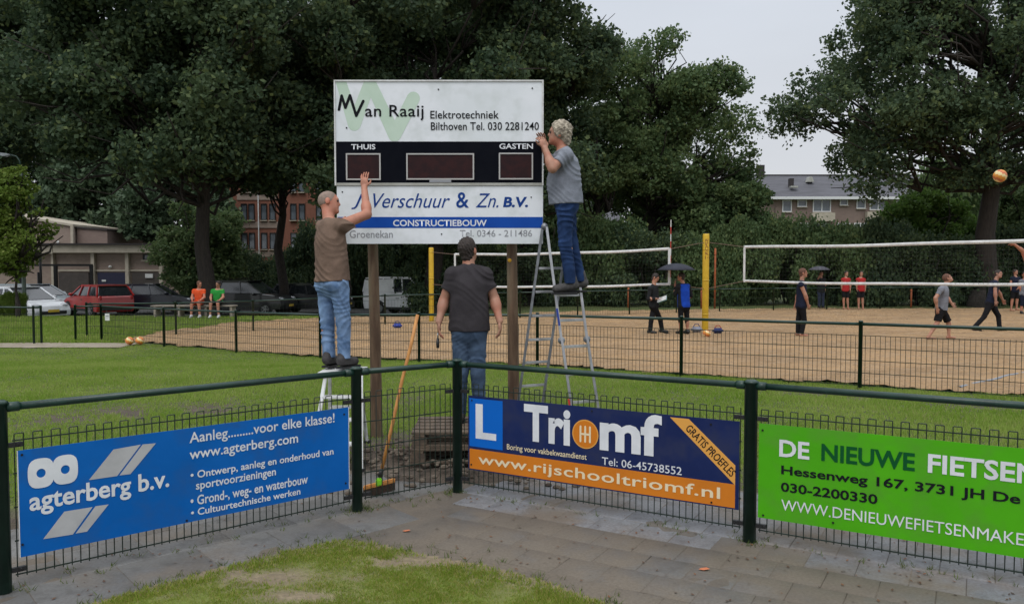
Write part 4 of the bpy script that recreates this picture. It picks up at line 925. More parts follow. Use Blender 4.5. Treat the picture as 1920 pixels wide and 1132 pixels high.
# oaks to the right, with sky showing through
tree('lighter oak with sky showing through its crown between the grey-haired man and the row houses', T_at(1195, 45), 12, 6.3, 5, 4.2, .34, MD, 21, 76000, .19, 120, gaps=.84, lean=1.6, outline=[(1130, 120), (1160, 75), (1215, 62), (1262, 62), (1300, 90), (1345, 92), (1376, 140), (1384, 195), (1400, 235), (1398, 290), (1424, 340), (1432, 400), (1400, 440), (1290, 455), (1180, 440), (1110, 400), (1085, 300), (1075, 150)], br_=(.6, 1.15), dY=3.2, out=1.45, per=11, tight=.2)
tree('small bushy oak low in front of the row houses, right of the lighter oak', T_at(1390, 43), 7.2, 2.6, 3, 1.0, .2, MD, 22, 26000, .20, 30)
tree('narrow oak with open branches just right of the grey-haired man', T_at(1118, 42), 11, 2.6, 3, 4.4, .24, MD, 23, 20000, .20, 28, gaps=.8)
tree('huge dark oak with overhanging crown at the right edge behind the volleyball', T_at(1842, 38), 17, 9.3, 6.5, 5.5, .46, D, 24, 112000, .19, 165, lean=.3, outline=[(1600, -120), (1588, 10), (1552, 60), (1540, 100), (1508, 150), (1462, 195), (1498, 268), (1560, 262), (1556, 310), (1585, 385), (1655, 388), (1690, 340), (1745, 335), (1800, 372), (1870, 375), (1960, 365), (2160, 260), (2210, -120)], br_=(.6, 1.2), dY=4, out=1.45, per=11, tight=.2)
tree('round light green tree left of the huge oak trunk', T_at(1735, 44), 6.9, 2.9, 2.6, .8, .14, M['leaf_light'], 25, 30000, .19, 26, name='small_tree')
tree('light green tree right of the huge oak trunk', T_at(1925, 46), 7.2, 2.8, 2.6, 1.0, .14, MD, 26, 20000, .20, 22, name='small_tree')
tree('young thin yellow-green tree by the white car at the left edge', T_at(30, 29.5), 5.8, 1.5, 1.3, 1.7, .05, M['leaf_yellow'], 27, 20000, .12, 60, group=None, name='young_tree', outline=[(0, 318), (42, 300), (62, 335), (76, 385), (78, 450), (66, 512), (18, 525), (-50, 505), (-50, 350)], br_=(.22, .42), dY=.8, out=1.4, per=12, tight=.26)
tree('bushy green tree in front of the right end of the low building', T_at(350, 44), 6.5, 3, 2, .5, .1, MD, 28, 30000, .2, 46, outline=[(300, 425), (330, 385), (385, 372), (440, 410), (450, 540), (420, 570), (315, 570), (292, 500)], br_=(.5, .9), dY=1.2, out=1.35, per=12, name='small_tree')
# pale distant trees over the low building
for i, (px, Y, h, rx, ds) in enumerate(((120, 68, 11.5, 5.5, 'pale bluish tree far behind the low building roof, left one'), (230, 69, 13.5, 6.5, 'pale bluish tree far behind the right end of the hall roof'), (335, 62, 12, 5.0, 'pale bluish tree far behind, just left of the thick oak trunk'), (20, 76, 10.5, 6, 'pale bluish tree far behind the young tree'))):
    tree(ds, T_at(px, Y), h, rx, 4, 1.5, .2, M['leaf_blue'], 40 + i, 16000, .42, 22, 'pale trees behind the low building')
# undergrowth and hedge
def shrub_mesh(seed, n=42000, leaf=.105):
    r = np.random.default_rng(seed); bl = []
    for i in range(26):
        a = r.uniform(0, 6.3); q = r.uniform(0, 1) ** .5; z = r.uniform(.08, 1); k = math.sqrt(max(0, 1 - (z * .85) ** 2)) ; bl.append((math.cos(a) * q * k, math.sin(a) * q * k * .8, z * .82, r.uniform(.2, .34)))
    B = np.array(bl); B[:, :3] *= 2; B[:, 3] *= 2
    return leaves('foliage', B, n, leaf, seed)
SHM = [shrub_mesh(s) for s in (61, 62, 63)]
def stems(seed):
    r = np.random.default_rng(seed); b = MB()
    for k in range(5): limb(b, (r.normal() * .15, r.normal() * .15, -.2), (r.normal() * .9, r.normal() * .7, 1.3), .05, .015, r, 5, 3)
    return b.mesh('stems', True)
STM = stems(1); STM.materials.append(M['bark']); SHC = {}
SH_GROUP = 'dark shrubs of the hedge behind the sand court'
def shrub(px, Y, h, rx, m, lab, group=SH_GROUP, k=0, z0=None):
    p = T_at(px, Y); g = G1(p) if z0 is None else z0; t = thing('shrub', lab, 'shrub', (p[0], p[1], g), rnd.uniform(0, .8), group)
    ck = (k % 3, m.name)
    if ck not in SHC: SHC[ck] = SHM[k % 3].copy(); SHC[ck].materials.append(m)
    o = link('foliage', SHC[ck], None, t); s = link('stems', STM, None, t)
    o.scale = s.scale = (rx / 2, rx / 2 * .9, h / 2); return t
hd_ = [(650, 48, 4.6, 2.6, D, 'left end of the dark hedge, behind the left pole'), (745, 48, 4.8, 3.0, D, 'dark hedge shrub behind the white van roof'), (850, 40, 3.4, 2.7, D, 'dark hedge shrub behind the slim yellow post'), (940, 41, 2.9, 2.6, MD, 'dark hedge shrub behind the right wooden pole'),
       (1035, 40, 3.4, 2.7, D, 'dark hedge shrub behind the folding ladder'), (1130, 40, 4.3, 2.5, MD, 'hedge shrub right of the ladder'), (1225, 39, 3.5, 2.6, D, 'dark hedge shrub behind the black umbrella'), (1310, 40, 3.8, 2.6, MD, 'hedge shrub behind the padded yellow post'),
       (1400, 40, 4.2, 2.3, MD, 'hedge shrub behind the left end of the right net'), (1480, 41, 4.3, 2.7, MD, 'hedge shrub below the left end of the row houses'), (1565, 40, 4.3, 2.7, MD, 'hedge shrub behind the two girls in red'), (1640, 40, 4.1, 2.6, D, 'hedge shrub right of the two girls'),
       (1720, 39.5, 3.4, 2.6, D, 'dark hedge shrub behind the running man'), (1800, 40, 3.6, 2.6, D, 'dark hedge shrub just left of the huge oak trunk'), (1880, 41, 3.8, 2.6, D, 'dark hedge shrub just right of the huge oak trunk'), (1965, 40, 3.8, 2.7, D, 'dark hedge shrub at the right picture edge'), (2060, 40, 3.8, 2.8, D, 'dark hedge shrub beyond the right picture edge')]
for k, (px, Y, h, rx, m, ds) in enumerate(hd_): shrub(px, Y, h, rx, m, ds, k=k)
for k, (px, Y, h, rx, m, ds) in enumerate([(425, 46, 3.4, 2.2, D, 'dark bush right of the thick oak trunk'), (490, 47, 3.0, 2.4, D, 'dark bush below the brick flats'), (565, 47, 3.4, 2.2, D, 'dark bush behind the bald man'), (620, 47, 4.6, 2.4, D, 'tall dark bush left of the left pole'), (690, 48, 5.8, 3.0, D, 'tall dark bush behind the left pole')]):
    shrub(px, Y, h, rx, m, ds, 'bushes along the car park', k)
for k, (px, Y, h, rx, ds) in enumerate([(1010, 56, 7, 4, 'far bush under the right half of the scoreboard'), (1240, 58, 7.5, 4, 'far bush behind the lighter oak'), (1330, 58, 8, 4, 'far bush left of the row houses'), (1830, 58, 9, 5, 'far bush behind the huge oak trunk'), (1960, 58, 9, 5, 'far bush at the right edge'), (900, 57, 8, 5, 'far bush behind the middle of the scoreboard'), (760, 57, 8, 5, 'far bush behind the lower left of the scoreboard')]):
    shrub(px, Y, h, rx, MD, ds, 'bushes far behind the hedge', k)
shrub(22, 30.3, 1.1, .55, M['leaf_yellow'], 'small light bush in front of the white car', None, 1)

# ------------------------------------------------------------------ buildings
def brickmat(name, a, b_, mortar, sc):
    m = bpy.data.materials.new(name); m.use_nodes = True; t = m.node_tree; N = t.nodes; L = t.links; b = N['Principled BSDF']; b.inputs['Roughness'].default_value = .9
    g = N.new('ShaderNodeTexCoord'); sp = N.new('ShaderNodeSeparateXYZ'); cb_ = N.new('ShaderNodeCombineXYZ'); L.new(g.outputs['Object'], sp.inputs[0])
    ad = N.new('ShaderNodeMath'); L.new(sp.outputs['X'], ad.inputs[0]); L.new(sp.outputs['Y'], ad.inputs[1]); L.new(ad.outputs[0], cb_.inputs['X']); L.new(sp.outputs['Z'], cb_.inputs['Y'])
    k = N.new('ShaderNodeTexBrick'); k.inputs['Scale'].default_value = sc; k.inputs['Color1'].default_value = (*a, 1); k.inputs['Color2'].default_value = (*b_, 1); k.inputs['Mortar'].default_value = (*mortar, 1); k.inputs['Mortar Size'].default_value = .012
    L.new(cb_.outputs[0], k.inputs['Vector']); n = N.new('ShaderNodeTexNoise'); n.inputs['Scale'].default_value = .6; L.new(g.outputs['Object'], n.inputs['Vector'])
    x = N.new('ShaderNodeMix'); x.data_type = 'RGBA'; x.blend_type = 'MULTIPLY'; r = N.new('ShaderNodeMapRange'); r.inputs['To Min'].default_value = 0; r.inputs['To Max'].default_value = .7; L.new(n.outputs['Fac'], r.inputs['Value']); L.new(r.outputs[0], x.inputs['Factor'])
    L.new(k.outputs['Color'], x.inputs['A']); x.inputs['B'].default_value = (.6, .58, .56, 1); L.new(x.outputs['Result'], b.inputs['Base Color']); return m
M['brick_beige'] = brickmat('beige_brown_brick', (.35, .27, .225), (.30, .23, .19), (.32, .27, .23), 2.5)
M['brick_orange'] = brickmat('orange_brick', (.25, .095, .06), (.21, .08, .05), (.20, .12, .09), 2.5)
M['brick_pink'] = brickmat('pinkish_brick', (.27, .20, .17), (.24, .175, .15), (.25, .2, .17), 2.5)
M['concrete'] = mat('beige_concrete', (.46, .41, .33), (.38, .34, .27), 2, .85)
M['roof_tile'] = mat('grey_roof_tiles', (.10, .10, .115), (.075, .075, .085), 1.5, .8, bump=.5, bscale=8, stretch=(.4, 1, 3))
M['roof_felt'] = mat('dark_roof_felt', (.035, .03, .03), rough=.9)
M['window_frame'] = mat('white_window_frame', (.65, .66, .66), rough=.5)
M['glass'] = mat('window_glass', (.05, .06, .07), (.12, .14, .16), .6, .1, spec=.8)
M['door_blue'] = mat('dark_blue_door', (.012, .014, .045), rough=.5)
M['dark_opening'] = mat('brown_garage_door', (.075, .062, .055), (.06, .05, .045), 3, .8)
def window(parent, x, y, z, w, h, fr='window_frame', n=1, t=.06):
    f = MB()
    for (a, b_, c_, d_) in ((-w / 2, w / 2, h / 2 - t, h / 2), (-w / 2, w / 2, -h / 2, -h / 2 + t), (-w / 2, -w / 2 + t, -h / 2 + t, h / 2 - t), (w / 2 - t, w / 2, -h / 2 + t, h / 2 - t)): f.box(((a + b_) / 2, 0, (c_ + d_) / 2), (b_ - a, .12, d_ - c_))
    for i in range(1, n): f.box((-w / 2 + w * i / n, 0, 0), (t, .11, h - 2 * t))
    o = f.build('window', M[fr], parent, loc=(x, y - .05, z)); MB().box((0, .03, 0), (w - 2 * t, .03, h - 2 * t)).build('pane', M['glass'], o)
    MB().box((0, -.09, -h / 2 - .04), (w + .1, .18, .06)).build('sill', M['concrete'], o); return o
LOT = -.5
# low sports hall building on the left
YB = 52.0; k_ = YB / F_PX
bl = thing('low_building', 'low beige brick building with flat roof and dark blue doors behind the parked cars', 'building', (0, YB, LOT))
fx = lambda px: (px - 960) * k_; fz = lambda py: CAM_H - (py - 500) * k_ - LOT
ztop = fz(460); zf = fz(474)
MB().box(((fx(-120) + fx(360)) / 2, 4, zf / 2), (fx(360) - fx(-120), 8, zf)).build('wall', M['brick_beige'], bl)
MB().box(((fx(-125) + fx(108)) / 2, 3.8, (ztop + zf) / 2 - .06), (fx(108) - fx(-125), 8.6, ztop - zf)).build('fascia', M['concrete'], bl)
MB().box(((fx(109) + fx(365)) / 2, 3.9, (ztop + zf) / 2), (fx(365) - fx(109), 8.8, ztop - zf)).build('fascia', M['concrete'], bl)
MB().box(((fx(-125) + fx(366)) / 2, 3.9, ztop + .06), (fx(366) - fx(-125), 9.1, .11)).build('roof', M['roof_felt'], bl)
for px in (103, 178, 242, 305): MB().box((fx(px), -.12, zf / 2), (.22 if px > 110 else .14, .3, zf - .01)).build('column', M['concrete'], bl)
MB().box(((fx(111) + fx(360)) / 2, -.05, fz(507)), (fx(360) - fx(111), .14, .11)).build('lintel', M['concrete'], bl)
MB().box(((fx(185) + fx(239)) / 2, -.06, fz(511) / 2), (fx(239) - fx(185), .1, fz(511))).build('door', M['door_blue'], bl)
MB().box(((fx(249) + fx(300)) / 2, -.06, fz(511) / 2), (fx(300) - fx(249), .1, fz(511))).build('door', M['dark_opening'], bl)
MB().box(((fx(112) + fx(168)) / 2, -.06, fz(511) / 2), (fx(168) - fx(112), .1, fz(511))).build('garage_door', M['dark_opening'], bl)
MB().box((fx(282), -.16, fz(517)), (.5, .05, .26)).build('sign_plate', M['white_alu'], bl); MB().box((fx(197), -.14, fz(526)), (.26, .05, .12)).build('sign_plate', M['white_alu'], bl)
window(bl, fx(279), 0, fz(482), .62, .36, 'dark_metal')
MB().ball((fx(209), -.12, fz(500)), (.11, .1, .09), 10, 6).build('wall_lamp', M['white_alu'], bl)
# hall with sloping roof behind
YH = 58.; k_ = YH / F_PX
hl_ = thing('sports_hall', 'taller brick hall with sloping roof edge rising behind the low building', 'building', (0, YH, LOT))
zc1, zc2, zc3 = fz(409), fz(425), fz(432)
MB().prism([(fx(-60), 0), (fx(138), 0), (fx(138), zc2), (fx(-60), fz(392))], 0, 12).build('wall', M['brick_beige'], hl_)
MB().prism([(fx(-62), fz(392)), (fx(141), zc2), (fx(141), zc2 + .16), (fx(-62), fz(392) + .16)], -.15, 12.1).build('roof_edge', M['concrete'], hl_)
MB().prism([(fx(141), 0), (fx(198), 0), (fx(198), zc3), (fx(141), zc2 - .1)], .4, 11).build('annex_wall', M['brick_pink'], hl_)
MB().prism([(fx(141), zc2 - .1), (fx(199), zc3), (fx(199), zc3 + .1), (fx(141), zc2)], .3, 11.1).build('roof_edge', M['roof_felt'], hl_)
MB().box((fx(139.5), -.1, zc2 / 2), (.18, .2, zc2)).build('downpipe', M['concrete'], hl_)
MB().ball((fx(112), -.1, fz(454)), (.1, .08, .12), 8, 6).build('wall_lamp', M['white_alu'], hl_)
# steel goal-like frames in front of the building
gf = thing('steel_gate_frame', 'dark steel gate frame standing before the low building', 'gate', (0, 46, LOT)); k_ = 46 / F_PX
for px in (38, 105, 172): MB().box((fx(px), 0, fz(498) / 2), (.16, .16, fz(498))).build('post', M['dark_metal'], gf)
MB().box(((fx(38) + fx(172)) / 2, 0, fz(497)), (fx(172) - fx(38) + .16, .12, .12)).build('crossbar', M['dark_metal'], gf)
for px, yt, lab in ((96, 470, 'thin dark pole standing before the low building'), (92, 510, 'short dark pole behind the white car')):
    t = thing('steel_pole', lab, 'pole', (fx(px), 45, LOT)); MB().lathe([(.07, 0), (.07, fz(yt))], 8).build('shaft', M['dark_metal'], t, True); MB().lathe([(.09, 0), (.09, .12)], 8).build('base', M['dark_metal'], t)
# orange brick flats
YO = 66.; k_ = YO / F_PX
ob = thing('brick_flats', 'orange brick apartment building glimpsed between the dark trees', 'building', (0, YO, LOT))
MB().box(((fx(428) + fx(640)) / 2, 5, 6), (fx(640) - fx(428), 10, 12)).build('wall', M['brick_orange'], ob)
MB().box(((fx(425) + fx(643)) / 2, 5, 12.1), (fx(643) - fx(425), 10.6, .25)).build('roof', M['roof_felt'], ob)
for py in (346, 398, 452):
    for px in (460, 474, 497, 513, 552, 568, 600, 616): window(ob, fx(px), 0, fz(py), .5, 1.35, 'dark_metal', t=.05)
    MB().box(((fx(447) + fx(523)) / 2, -.04, fz(py + 24)), (fx(523) - fx(447), .06, .5)).build('spandrel', M['brick_beige'], ob)
MB().tube([(fx(487), -.1, 0), (fx(487), -.1, 9)], .05, 6).build('downpipe', M['window_frame'], ob)
# row houses at the right
YR = 85.; k_ = YR / F_PX; Z_ = 0
rh = thing('row_houses', 'long row of brick houses with grey tiled roof under the open sky at the right', 'building', (0, YR, LOT))
xa, xb, ze, zr = fx(1432), fx(1760), fz(369), fz(321)
MB().box(((xa + xb) / 2, 4.5, ze / 2), (xb - xa, 9, ze)).build('wall', M['brick_pink'], rh)
rf = MB(); dp = 4.5; rf.add([(xa - .3, -.5, ze - .1), (xb + .3, -.5, ze - .1), (xb + .3, dp, zr), (xa - .3, dp, zr), (xb + .3, 9.5, ze - .1), (xa - .3, 9.5, ze - .1), (xa - .3, -.5, ze - .3), (xb + .3, -.5, ze - .3), (xb + .3, 9.5, ze - .3), (xa - .3, 9.5, ze - .3)], [(0, 1, 2, 3), (3, 2, 4, 5), (0, 3, 5, 9, 6), (1, 7, 8, 4, 2), (6, 7, 1, 0), (9, 8, 7, 6), (5, 4, 8, 9)])
rfo = rf.build('roof', M['roof_tile'], rh)
MB().box(((xa + xb) / 2, -.62, ze - .22), (xb - xa + .6, .2, .28)).build('gutter', M['window_frame'], rh)
MB().box(((xa + xb) / 2, dp, zr + .02), (xb - xa + .6, .3, .12)).build('ridge', M['roof_felt'], rfo)
for px in (1447, 1695): MB().box((fx(px), dp, zr + .45), (.75, .75, 1.3)).build('chimney', M['roof_felt'], rfo)
MB().box((fx(1490), 1.6, fz(341)), (.42, .6, .9)).build('roof_vent', M['roof_felt'], rfo); MB().box((fx(1491), .9, fz(350)), (.75, .5, .2)).build('roof_vent', M['frame_strip'], rfo)
MB().prism([(fx(1525), fz(338)), (fx(1538), fz(338)), (fx(1534), fz(328)), (fx(1529), fz(328))], 2.2, 3).build('roof_vent', M['frame_strip'], rfo)
for px, py, w_, h_, n in ((1473, 387, 1.0, 1.25, 1), (1501, 382, 1.0, .75, 1), (1538, 386, 1.9, 1.35, 2), (1579, 380, .85, .65, 1), (1611, 383, .95, 1., 1), (1643, 384, 1.8, 1.2, 2), (1690, 384, 1.5, 1.2, 2)): window(rh, fx(px), 0, fz(py), w_, h_, n=n, t=.09)
for px, py in ((1640, 406), (1538, 408)): MB().box((fx(px), -.35, fz(py)), (2.4, .6, .9)).build('balcony', M['concrete'], rh)
for px in (1473, 1501, 1538, 1579, 1611, 1643, 1690): window(rh, fx(px), 0, fz(430), 1.4, 1.3, n=2, t=.09)
# house glimpsed left of the lighter oak
YS = 72.; k_ = YS / F_PX
hs = thing('gable_house', 'pale brick house with grey roof glimpsed through the branches beside the ladder', 'building', (0, YS, LOT))
MB().box(((fx(1000) + fx(1165)) / 2, 4, fz(415) / 2), (fx(1165) - fx(1000), 8, fz(415))).build('wall', M['brick_pink'], hs)
MB().prism([(-4.7, 0), (4.7, 0), (0, 2.1)], fx(998), fx(1167)).build('roof', M['roof_tile'], hs); o = hs.children[-1] if hs.children else bpy.data.objects['roof']
ro = [q for q in bpy.data.objects if q.parent == hs and q.name.startswith('roof')][0]; ro.rotation_euler = (0, 0, -math.pi / 2); ro.location = (0, 4, fz(415))
for px in (1030, 1075, 1125): window(hs, fx(px), 0, fz(440), 1.5, 1.3, n=2, t=.09)
for px in (1030, 1075, 1125): window(hs, fx(px), 0, fz(478), 1.5, 1.3, n=2, t=.09)

# ------------------------------------------------------------------ street lamp
lp = at(44, 500, 31); lz = at(44, 292, 31)[2]
la = thing('street_lamp', 'street lamp with curved arm at the left picture edge above the young tree', 'street lamp', (lp[0], lp[1], 0))
MB().tube([(0, 0, -.1), (0, 0, 1), (0, 0, lz - .5)], [.085, .075, .05], 10).build('pole', mat('grey_green_lamp_paint', (.09, .13, .11), (.12, .15, .13), 3, .5), la, True)
MB().tube([(0, 0, lz - .5), (-.03, 0, lz - .2), (-.15, 0, lz - .03), (-.4, 0, lz + .03)], .035, 8).build('arm', M['green_paint'], la, True)
MB().prism([(-.38, lz), (-.45, lz + .07), (-1.1, lz + .15), (-1.15, lz + .10), (-.6, lz - .04)], -.13, .13).build('lamp_head', M['zinc'], la, bevel=.02)

# ------------------------------------------------------------------ cars
M['tyre'] = mat('tyre_rubber', (.015, .015, .015), rough=.85); M['rim'] = mat('alloy_rim', (.4, .41, .42), rough=.35, metal=.7)
M['car_glass'] = mat('dark_car_glass', (.02, .024, .028), rough=.08, spec=.9); M['lamp_clear'] = mat('clear_headlight', (.5, .52, .55), rough=.15); M['lamp_red'] = mat('red_tail_light', (.35, .015, .012), rough=.25)
def paint(n, c, c2=None): return mat(n, c, c2 or tuple(x * .85 for x in c), 2, .3, coat=.6)
def car(label, loc, rz, body_m, kind='hatch', group='cars parked behind the field', wid=1.75):
    t = thing('parked_car' if kind != 'van' else 'parked_van', label, 'car' if kind != 'van' else 'van', tuple(loc), rz, group)
    # side outlines, front at +x
    P = {'hatch': dict(L=4.0, low=[(-1.95, .35), (-2.0, .6), (-1.97, .95), (-1.85, 1.02), (.75, .98), (1.55, .86), (1.88, .70), (1.98, .5), (1.95, .28), (-1.9, .25)], top=[(-1.9, 1.0), (-1.62, 1.42), (-1.0, 1.50), (-.2, 1.50), (.2, 1.44), (.98, .96)]),
         'suv': dict(L=4.4, low=[(-2.1, .4), (-2.2, .7), (-2.15, 1.05), (-2.0, 1.12), (.9, 1.08), (1.75, .98), (2.08, .82), (2.18, .6), (2.12, .32), (-2.1, .32)], top=[(-2.08, 1.1), (-1.8, 1.58), (-1.1, 1.68), (-.2, 1.68), (.3, 1.6), (1.1, 1.07)]),
         'van': dict(L=4.3, low=[(-2.1, .35), (-2.15, .6), (-2.15, 1.1), (-2.12, 1.14), (1.05, 1.1), (1.7, .98), (2.05, .80), (2.15, .55), (2.12, .28), (-2.1, .28)], top=[(-2.12, 1.12), (-2.05, 1.72), (-1.9, 1.82), (-.2, 1.84), (.35, 1.78), (1.2, 1.08)])}[kind]
    hw = wid / 2; lo = P['low']
    def loft(poly, w0, w1, zsplit=None):
        b = MB(); n = len(poly); zs = [p[1] for p in poly]; z0, z1 = min(zs), max(zs)
        def wy(z): s = (z - z0) / (z1 - z0); return w0 + (w1 - w0) * s
        for sgn in (1,):
            vs = []
            for y_, ins in ((-1, .06), (-.93, 0), (.93, 0), (1, .06)):
                for (x, z) in poly:
                    cx = sum(p[0] for p in poly) / n; cz = (z0 + z1) / 2; k = 1 - ins; vs.append((cx + (x - cx) * (1 - ins * .5), y_ * wy(z), cz + (z - cz) * k))
            fs = [(j * n + i, j * n + (i + 1) % n, (j + 1) * n + (i + 1) % n, (j + 1) * n + i) for j in range(3) for i in range(n)]
            fs += [tuple(range(n)), tuple(range(4 * n - 1, 3 * n - 1, -1))]; b.add(vs, fs)
        return b
    loft(lo, hw, hw * .98).build('body', body_m, t, False, .02)
    gh = loft(P['top'], hw * .97, hw * .78); gh.build('windows', M['car_glass'], t, False, .015)
    tp = P['top']; b = MB(); zm = max(p[1] for p in tp); rt = [p for p in tp if p[1] > zm - .12]
    b.box(((rt[0][0] + rt[-1][0]) / 2, 0, zm - .012), (rt[-1][0] - rt[0][0] + .06, hw * 1.56, .055)); b.build('roof', body_m, t, bevel=.02)
    def wy(z): s = (z - 1.0) / (zm - 1.0); return hw * (.97 + (.78 - .97) * np.clip(s, 0, 1)) + .006
    for s in (-1, 1):
        pts = [(tp[0], tp[1]), (tp[-2], tp[-1])]
        for a, c_ in pts + [((tp[0][0] + .95, tp[0][1]), (tp[0][0] + 1.05, zm - .03)), ((.02, tp[0][1]), (-.1, zm - .03))]:
            MB().bar((a[0], s * wy(a[1]), a[1]), (c_[0], s * wy(c_[1]), c_[1]), .05, .07 if kind != 'van' else .08, up=(0, 1, 0)).build('pillar', body_m, t)
        MB().bar((tp[1][0], s * (wy(zm) - .01), zm - .05), (tp[-2][0] - .05, s * (wy(zm) - .01), zm - .05), .06, .06, up=(0, 1, 0)).build('roof_rail', body_m, t)
        MB().ball((.75, s * (hw + .08), 1.05), (.07, .10, .07), 10, 6).build('wing_mirror', body_m, t)
        MB().box((-.25, s * (hw + .004), .82), (.18, .02, .03)).build('door_handle', M['plastic_black'], t)
        MB().box((.0, s * (hw - .0), .34), (2.2, .03, .12)).build('sill_trim', M['plastic_black'], t)
        if kind == 'van': MB().prism([(-2.08, 1.12), (-.45, 1.12), (-.5, 1.76), (-1.98, 1.70)], s * hw * .80 if s < 0 else hw * .80, s * hw * .975 if s < 0 else hw * .975).build('side_panel', body_m, t)
        MB().ball((lo[6][0] - .12, s * hw * .74, .72 if kind == 'hatch' else .82), (.16, .2, .09), 10, 6).build('headlight', M['lamp_clear'], t)
        MB().ball((lo[2][0] + .06, s * hw * .82, .86), (.08, .13, .16), 10, 6).build('tail_light', M['lamp_red'], t)
        for x in (-1.25, 1.28):
            w_ = MB().lathe([(.20, -.1), (.30, -.1), (.32, -.06), (.32, .06), (.30, .1), (.20, .1)], 20, axis='y').build('wheel', M['tyre'], t, True, loc=(x, s * (hw - .08), .32))
            b = MB(); b.lathe([(.06, -.02), (.06, .02)], 8, axis='y')
            for k in range(5): a = k * 2 * math.pi / 5; b.bar((0, 0, 0), (.2 * math.cos(a), 0, .2 * math.sin(a)), .03, .05, up=(0, 1, 0))
            b.lathe([(.205, -.02), (.19, -.02), (.19, .02), (.205, .02)], 20, axis='y'); b.build('rim', M['rim'], w_).location = (0, s * .08, 0)
            MB().lathe([(.37, -.01), (.37, .01)], 20, (x, s * (hw - .015), .34), 'y').build('wheel_arch', M['plastic_black'], t)
    MB().box((lo[7][0] - .01, 0, .42), (.06, wid * .7, .14)).build('grille', M['plastic_black'], t); MB().box((lo[7][0] + .03, 0, .50), (.02, .5, .11)).build('licence_plate', mat('yellow_plate', (.65, .45, .05)) if 'yp' not in M else M['yp'], t)
    MB().box((lo[1][0] - .01, 0, .42), (.06, wid * .8, .16)).build('bumper', M['plastic_black'], t); return t
M['yp'] = mat('yellow_plate', (.65, .45, .05))
def cl(px, Y): p = at(px, 500, Y); return (p[0], p[1], G1(p) + .03)
car('white hatchback parked nose to the right at the left picture edge', cl(40, 34.8), -.42, paint('white_paint', (.74, .77, .80)), 'hatch')
car('pale silver car mostly hidden behind the white hatchback', cl(68, 40), -.2, paint('silver_paint', (.35, .40, .43)), 'hatch')
car('bright red hatchback parked behind the fence', cl(182, 38.8), 2.45, paint('red_paint', (.42, .018, .015)), 'hatch')
car('dark navy car parked right of the red one', cl(288, 40.5), .2, paint('navy_paint', (.012, .016, .03)), 'hatch')
car('big black car parked behind the people on the bench', cl(466, 39.5), -.15, paint('black_paint', (.010, .012, .013)), 'suv', wid=1.85)
car('dark car half hidden behind the bald man', cl(585, 41), -.1, paint('charcoal_paint', (.014, .016, .018)), 'hatch')
car('grey-white small van with black windows parked behind the left wooden pole', cl(768, 39.5), -.3, paint('van_paint', (.84, .85, .86)), 'van')
car('very dark car at the very left edge in front of the white hatchback', cl(-60, 31.8), -.3, paint('black_paint', (.010, .012, .013)), 'hatch')

# ------------------------------------------------------------------ picnic bench
bc = gz(365, 604, -.15); bn = thing('picnic_bench', 'long grey wooden bench table behind the fence where two people sit', 'bench', (bc[0], bc[1], G1(bc)))
kx = bc[1] / F_PX; M['grey_wood'] = mat('grey_weathered_wood', (.30, .26, .21), (.22, .19, .16), 4, .9)
for j in range(3): MB().box((0, -.16 + .16 * j, .46), (155 * kx, .145, .05)).build('plank', M['grey_wood'], bn, bevel=.006)
for x in (-70, -25, 25, 72): MB().box((x * kx, 0, .22), (.08, .42, .43)).build('leg', M['grey_wood'], bn)

